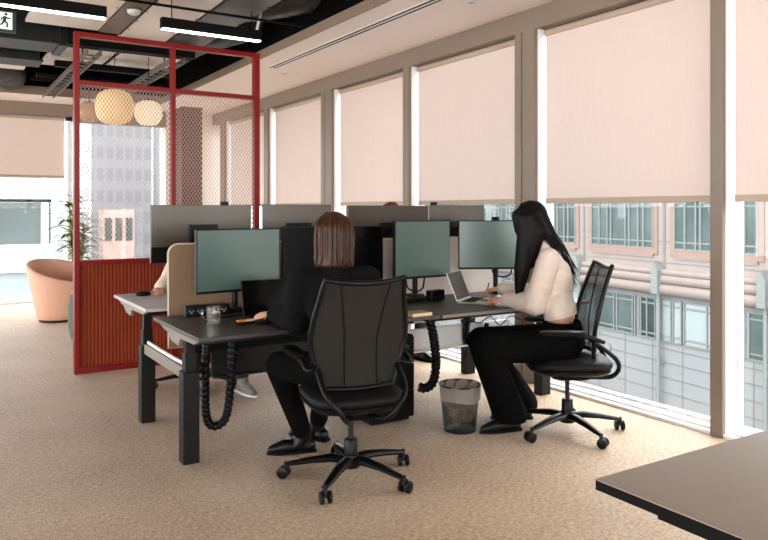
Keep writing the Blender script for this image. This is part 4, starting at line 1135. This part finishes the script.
# woman in the cream blouse
J2 = dict(facing=(-.66, .75, 0), pelvis=(3.41, 3.275, .56), chest=(3.452, 3.395, .915), lsh=(3.315, 3.315, 1.075), rsh=(3.575, 3.535, 1.075),
          lel=(3.275, 3.39, .785), lwr=(3.265, 3.665, .783), lhd=(-.30, 1, -.04), rel=(3.60, 3.66, .79), rwr=(3.43, 3.90, .825), rhd=(-.6, .8, -.15),
          head=(3.370, 3.535, 1.315), look=(-.80, .60, -.40), lhip=(3.345, 3.21, .545), lkn=(2.87, 3.405, .535), lan=(3.085, 3.42, .10), ltoe=(2.93, 3.46, 0),
          rhip=(3.47, 3.36, .545), rkn=(3.02, 3.62, .535), ran=(3.33, 3.58, .10), rtoe=(3.20, 3.66, 0), hemz=.065,
          hair_front=(3.255, 3.535, .765), hair_back=(3.545, 3.315, .90), hemtilt=-.25, slim=.9)
figure('woman with long black hair in a cream blouse, seated at a silver laptop', J2, (3.41, 3.275), M['skin2'], M['blouse'], M['trouser'], M['boot'],
       hair_long, top=.018, legr=(.108, .092, .098, .108), hem=1.0, sleeve=.014, waist=.115, tophem=.145)
tag(MB().cyl((3.365, 3.975, .785), (3.375, 3.96, .865), .004, seg=8).build('pen', M['blackmatte'], None, True), 'black pen held in the far hand of the woman in cream', 'pen')
# two colleagues on the far side, mostly hidden
def far_person(label, x, y, dz, topm, hair, ran, rtoe, lan, ltoe, rwr=None, shoe=None):
    J = dict(facing=(0, -1, 0), pelvis=(x, y, .56), chest=(x, y-.04, .88+dz*.5), lsh=(x+.17, y-.05, 1.0+dz), rsh=(x-.17, y-.05, 1.0+dz),
             rel=(x-.27, y-.16, .84), rwr=rwr or (x-.22, y-.36, .80), rhd=(-.25, -1, -.1), lel=(x+.25, y-.14, .82), lwr=(x+.14, y-.36, .80), lhd=(-.1, -1, -.1),
             head=(x, y-.09, 1.215+dz), look=(0, -1, -.2), lhip=(x+.09, y-.03, .545), lkn=(x+.13, y-.42, .535), lan=lan, ltoe=ltoe,
             rhip=(x-.09, y-.03, .545), rkn=(x-.14, y-.42, .535), ran=ran, rtoe=rtoe)
    return figure(label, J, (x, y), M['skin'], topm, M['denim'], shoe or M['sneaker'], hair, top=.016)
far_person('person in pale knitwear behind the tan divider, hand beside the black mouse', 1.84, 5.75, 0., M['cream_knit'], hair_bob(M['hair_brown'], .1, 50),
           (1.72, 5.5, .10), (1.70, 5.3, 0), (2.02, 5.22, .10), (2.04, 5.05, 0), rwr=(1.475, 5.52, .79))
far_person('red-haired person hidden behind the monitors, only the top of the head showing', 3.72, 5.86, .115, M['knit'], hair_bob(M['pinkwood'], .12, 50),
           (3.58, 5.45, .10), (3.57, 5.25, 0), (3.85, 5.5, .10), (3.86, 5.3, 0), shoe=M['boot'])
#END_PEOPLE

# ------------------------------------------------------------------ light, camera
w = bpy.data.worlds.new('sky'); bpy.context.scene.world = w; w.use_nodes = True
bg = w.node_tree.nodes['Background']; bg.inputs[0].default_value = (.98, .99, 1.0, 1); bg.inputs[1].default_value = 9.5
cam = bpy.data.cameras.new('camera'); co = bpy.data.objects.new('camera', cam); C.objects.link(co)
cam.sensor_width = 36; cam.lens = 36*725/768; cam.shift_y = -60/768; cam.clip_start = .05; cam.clip_end = 500
co.location = (0, 0, 1.38); co.rotation_euler = (PI/2, 0, math.radians(-32.2))
sc = bpy.context.scene; sc.camera = co
sc.view_settings.view_transform = 'Standard'; sc.view_settings.look = 'None'; sc.view_settings.gamma = 1; sc.view_settings.use_curve_mapping = False
sc.view_settings.exposure = -.08
cy = sc.cycles
cy.use_denoising = True; cy.max_bounces = 8; cy.diffuse_bounces = 5; cy.glossy_bounces = 4; cy.transparent_max_bounces = 16; cy.transmission_bounces = 6
cy.sample_clamp_indirect = 6; cy.caustics_reflective = False; cy.caustics_refractive = False
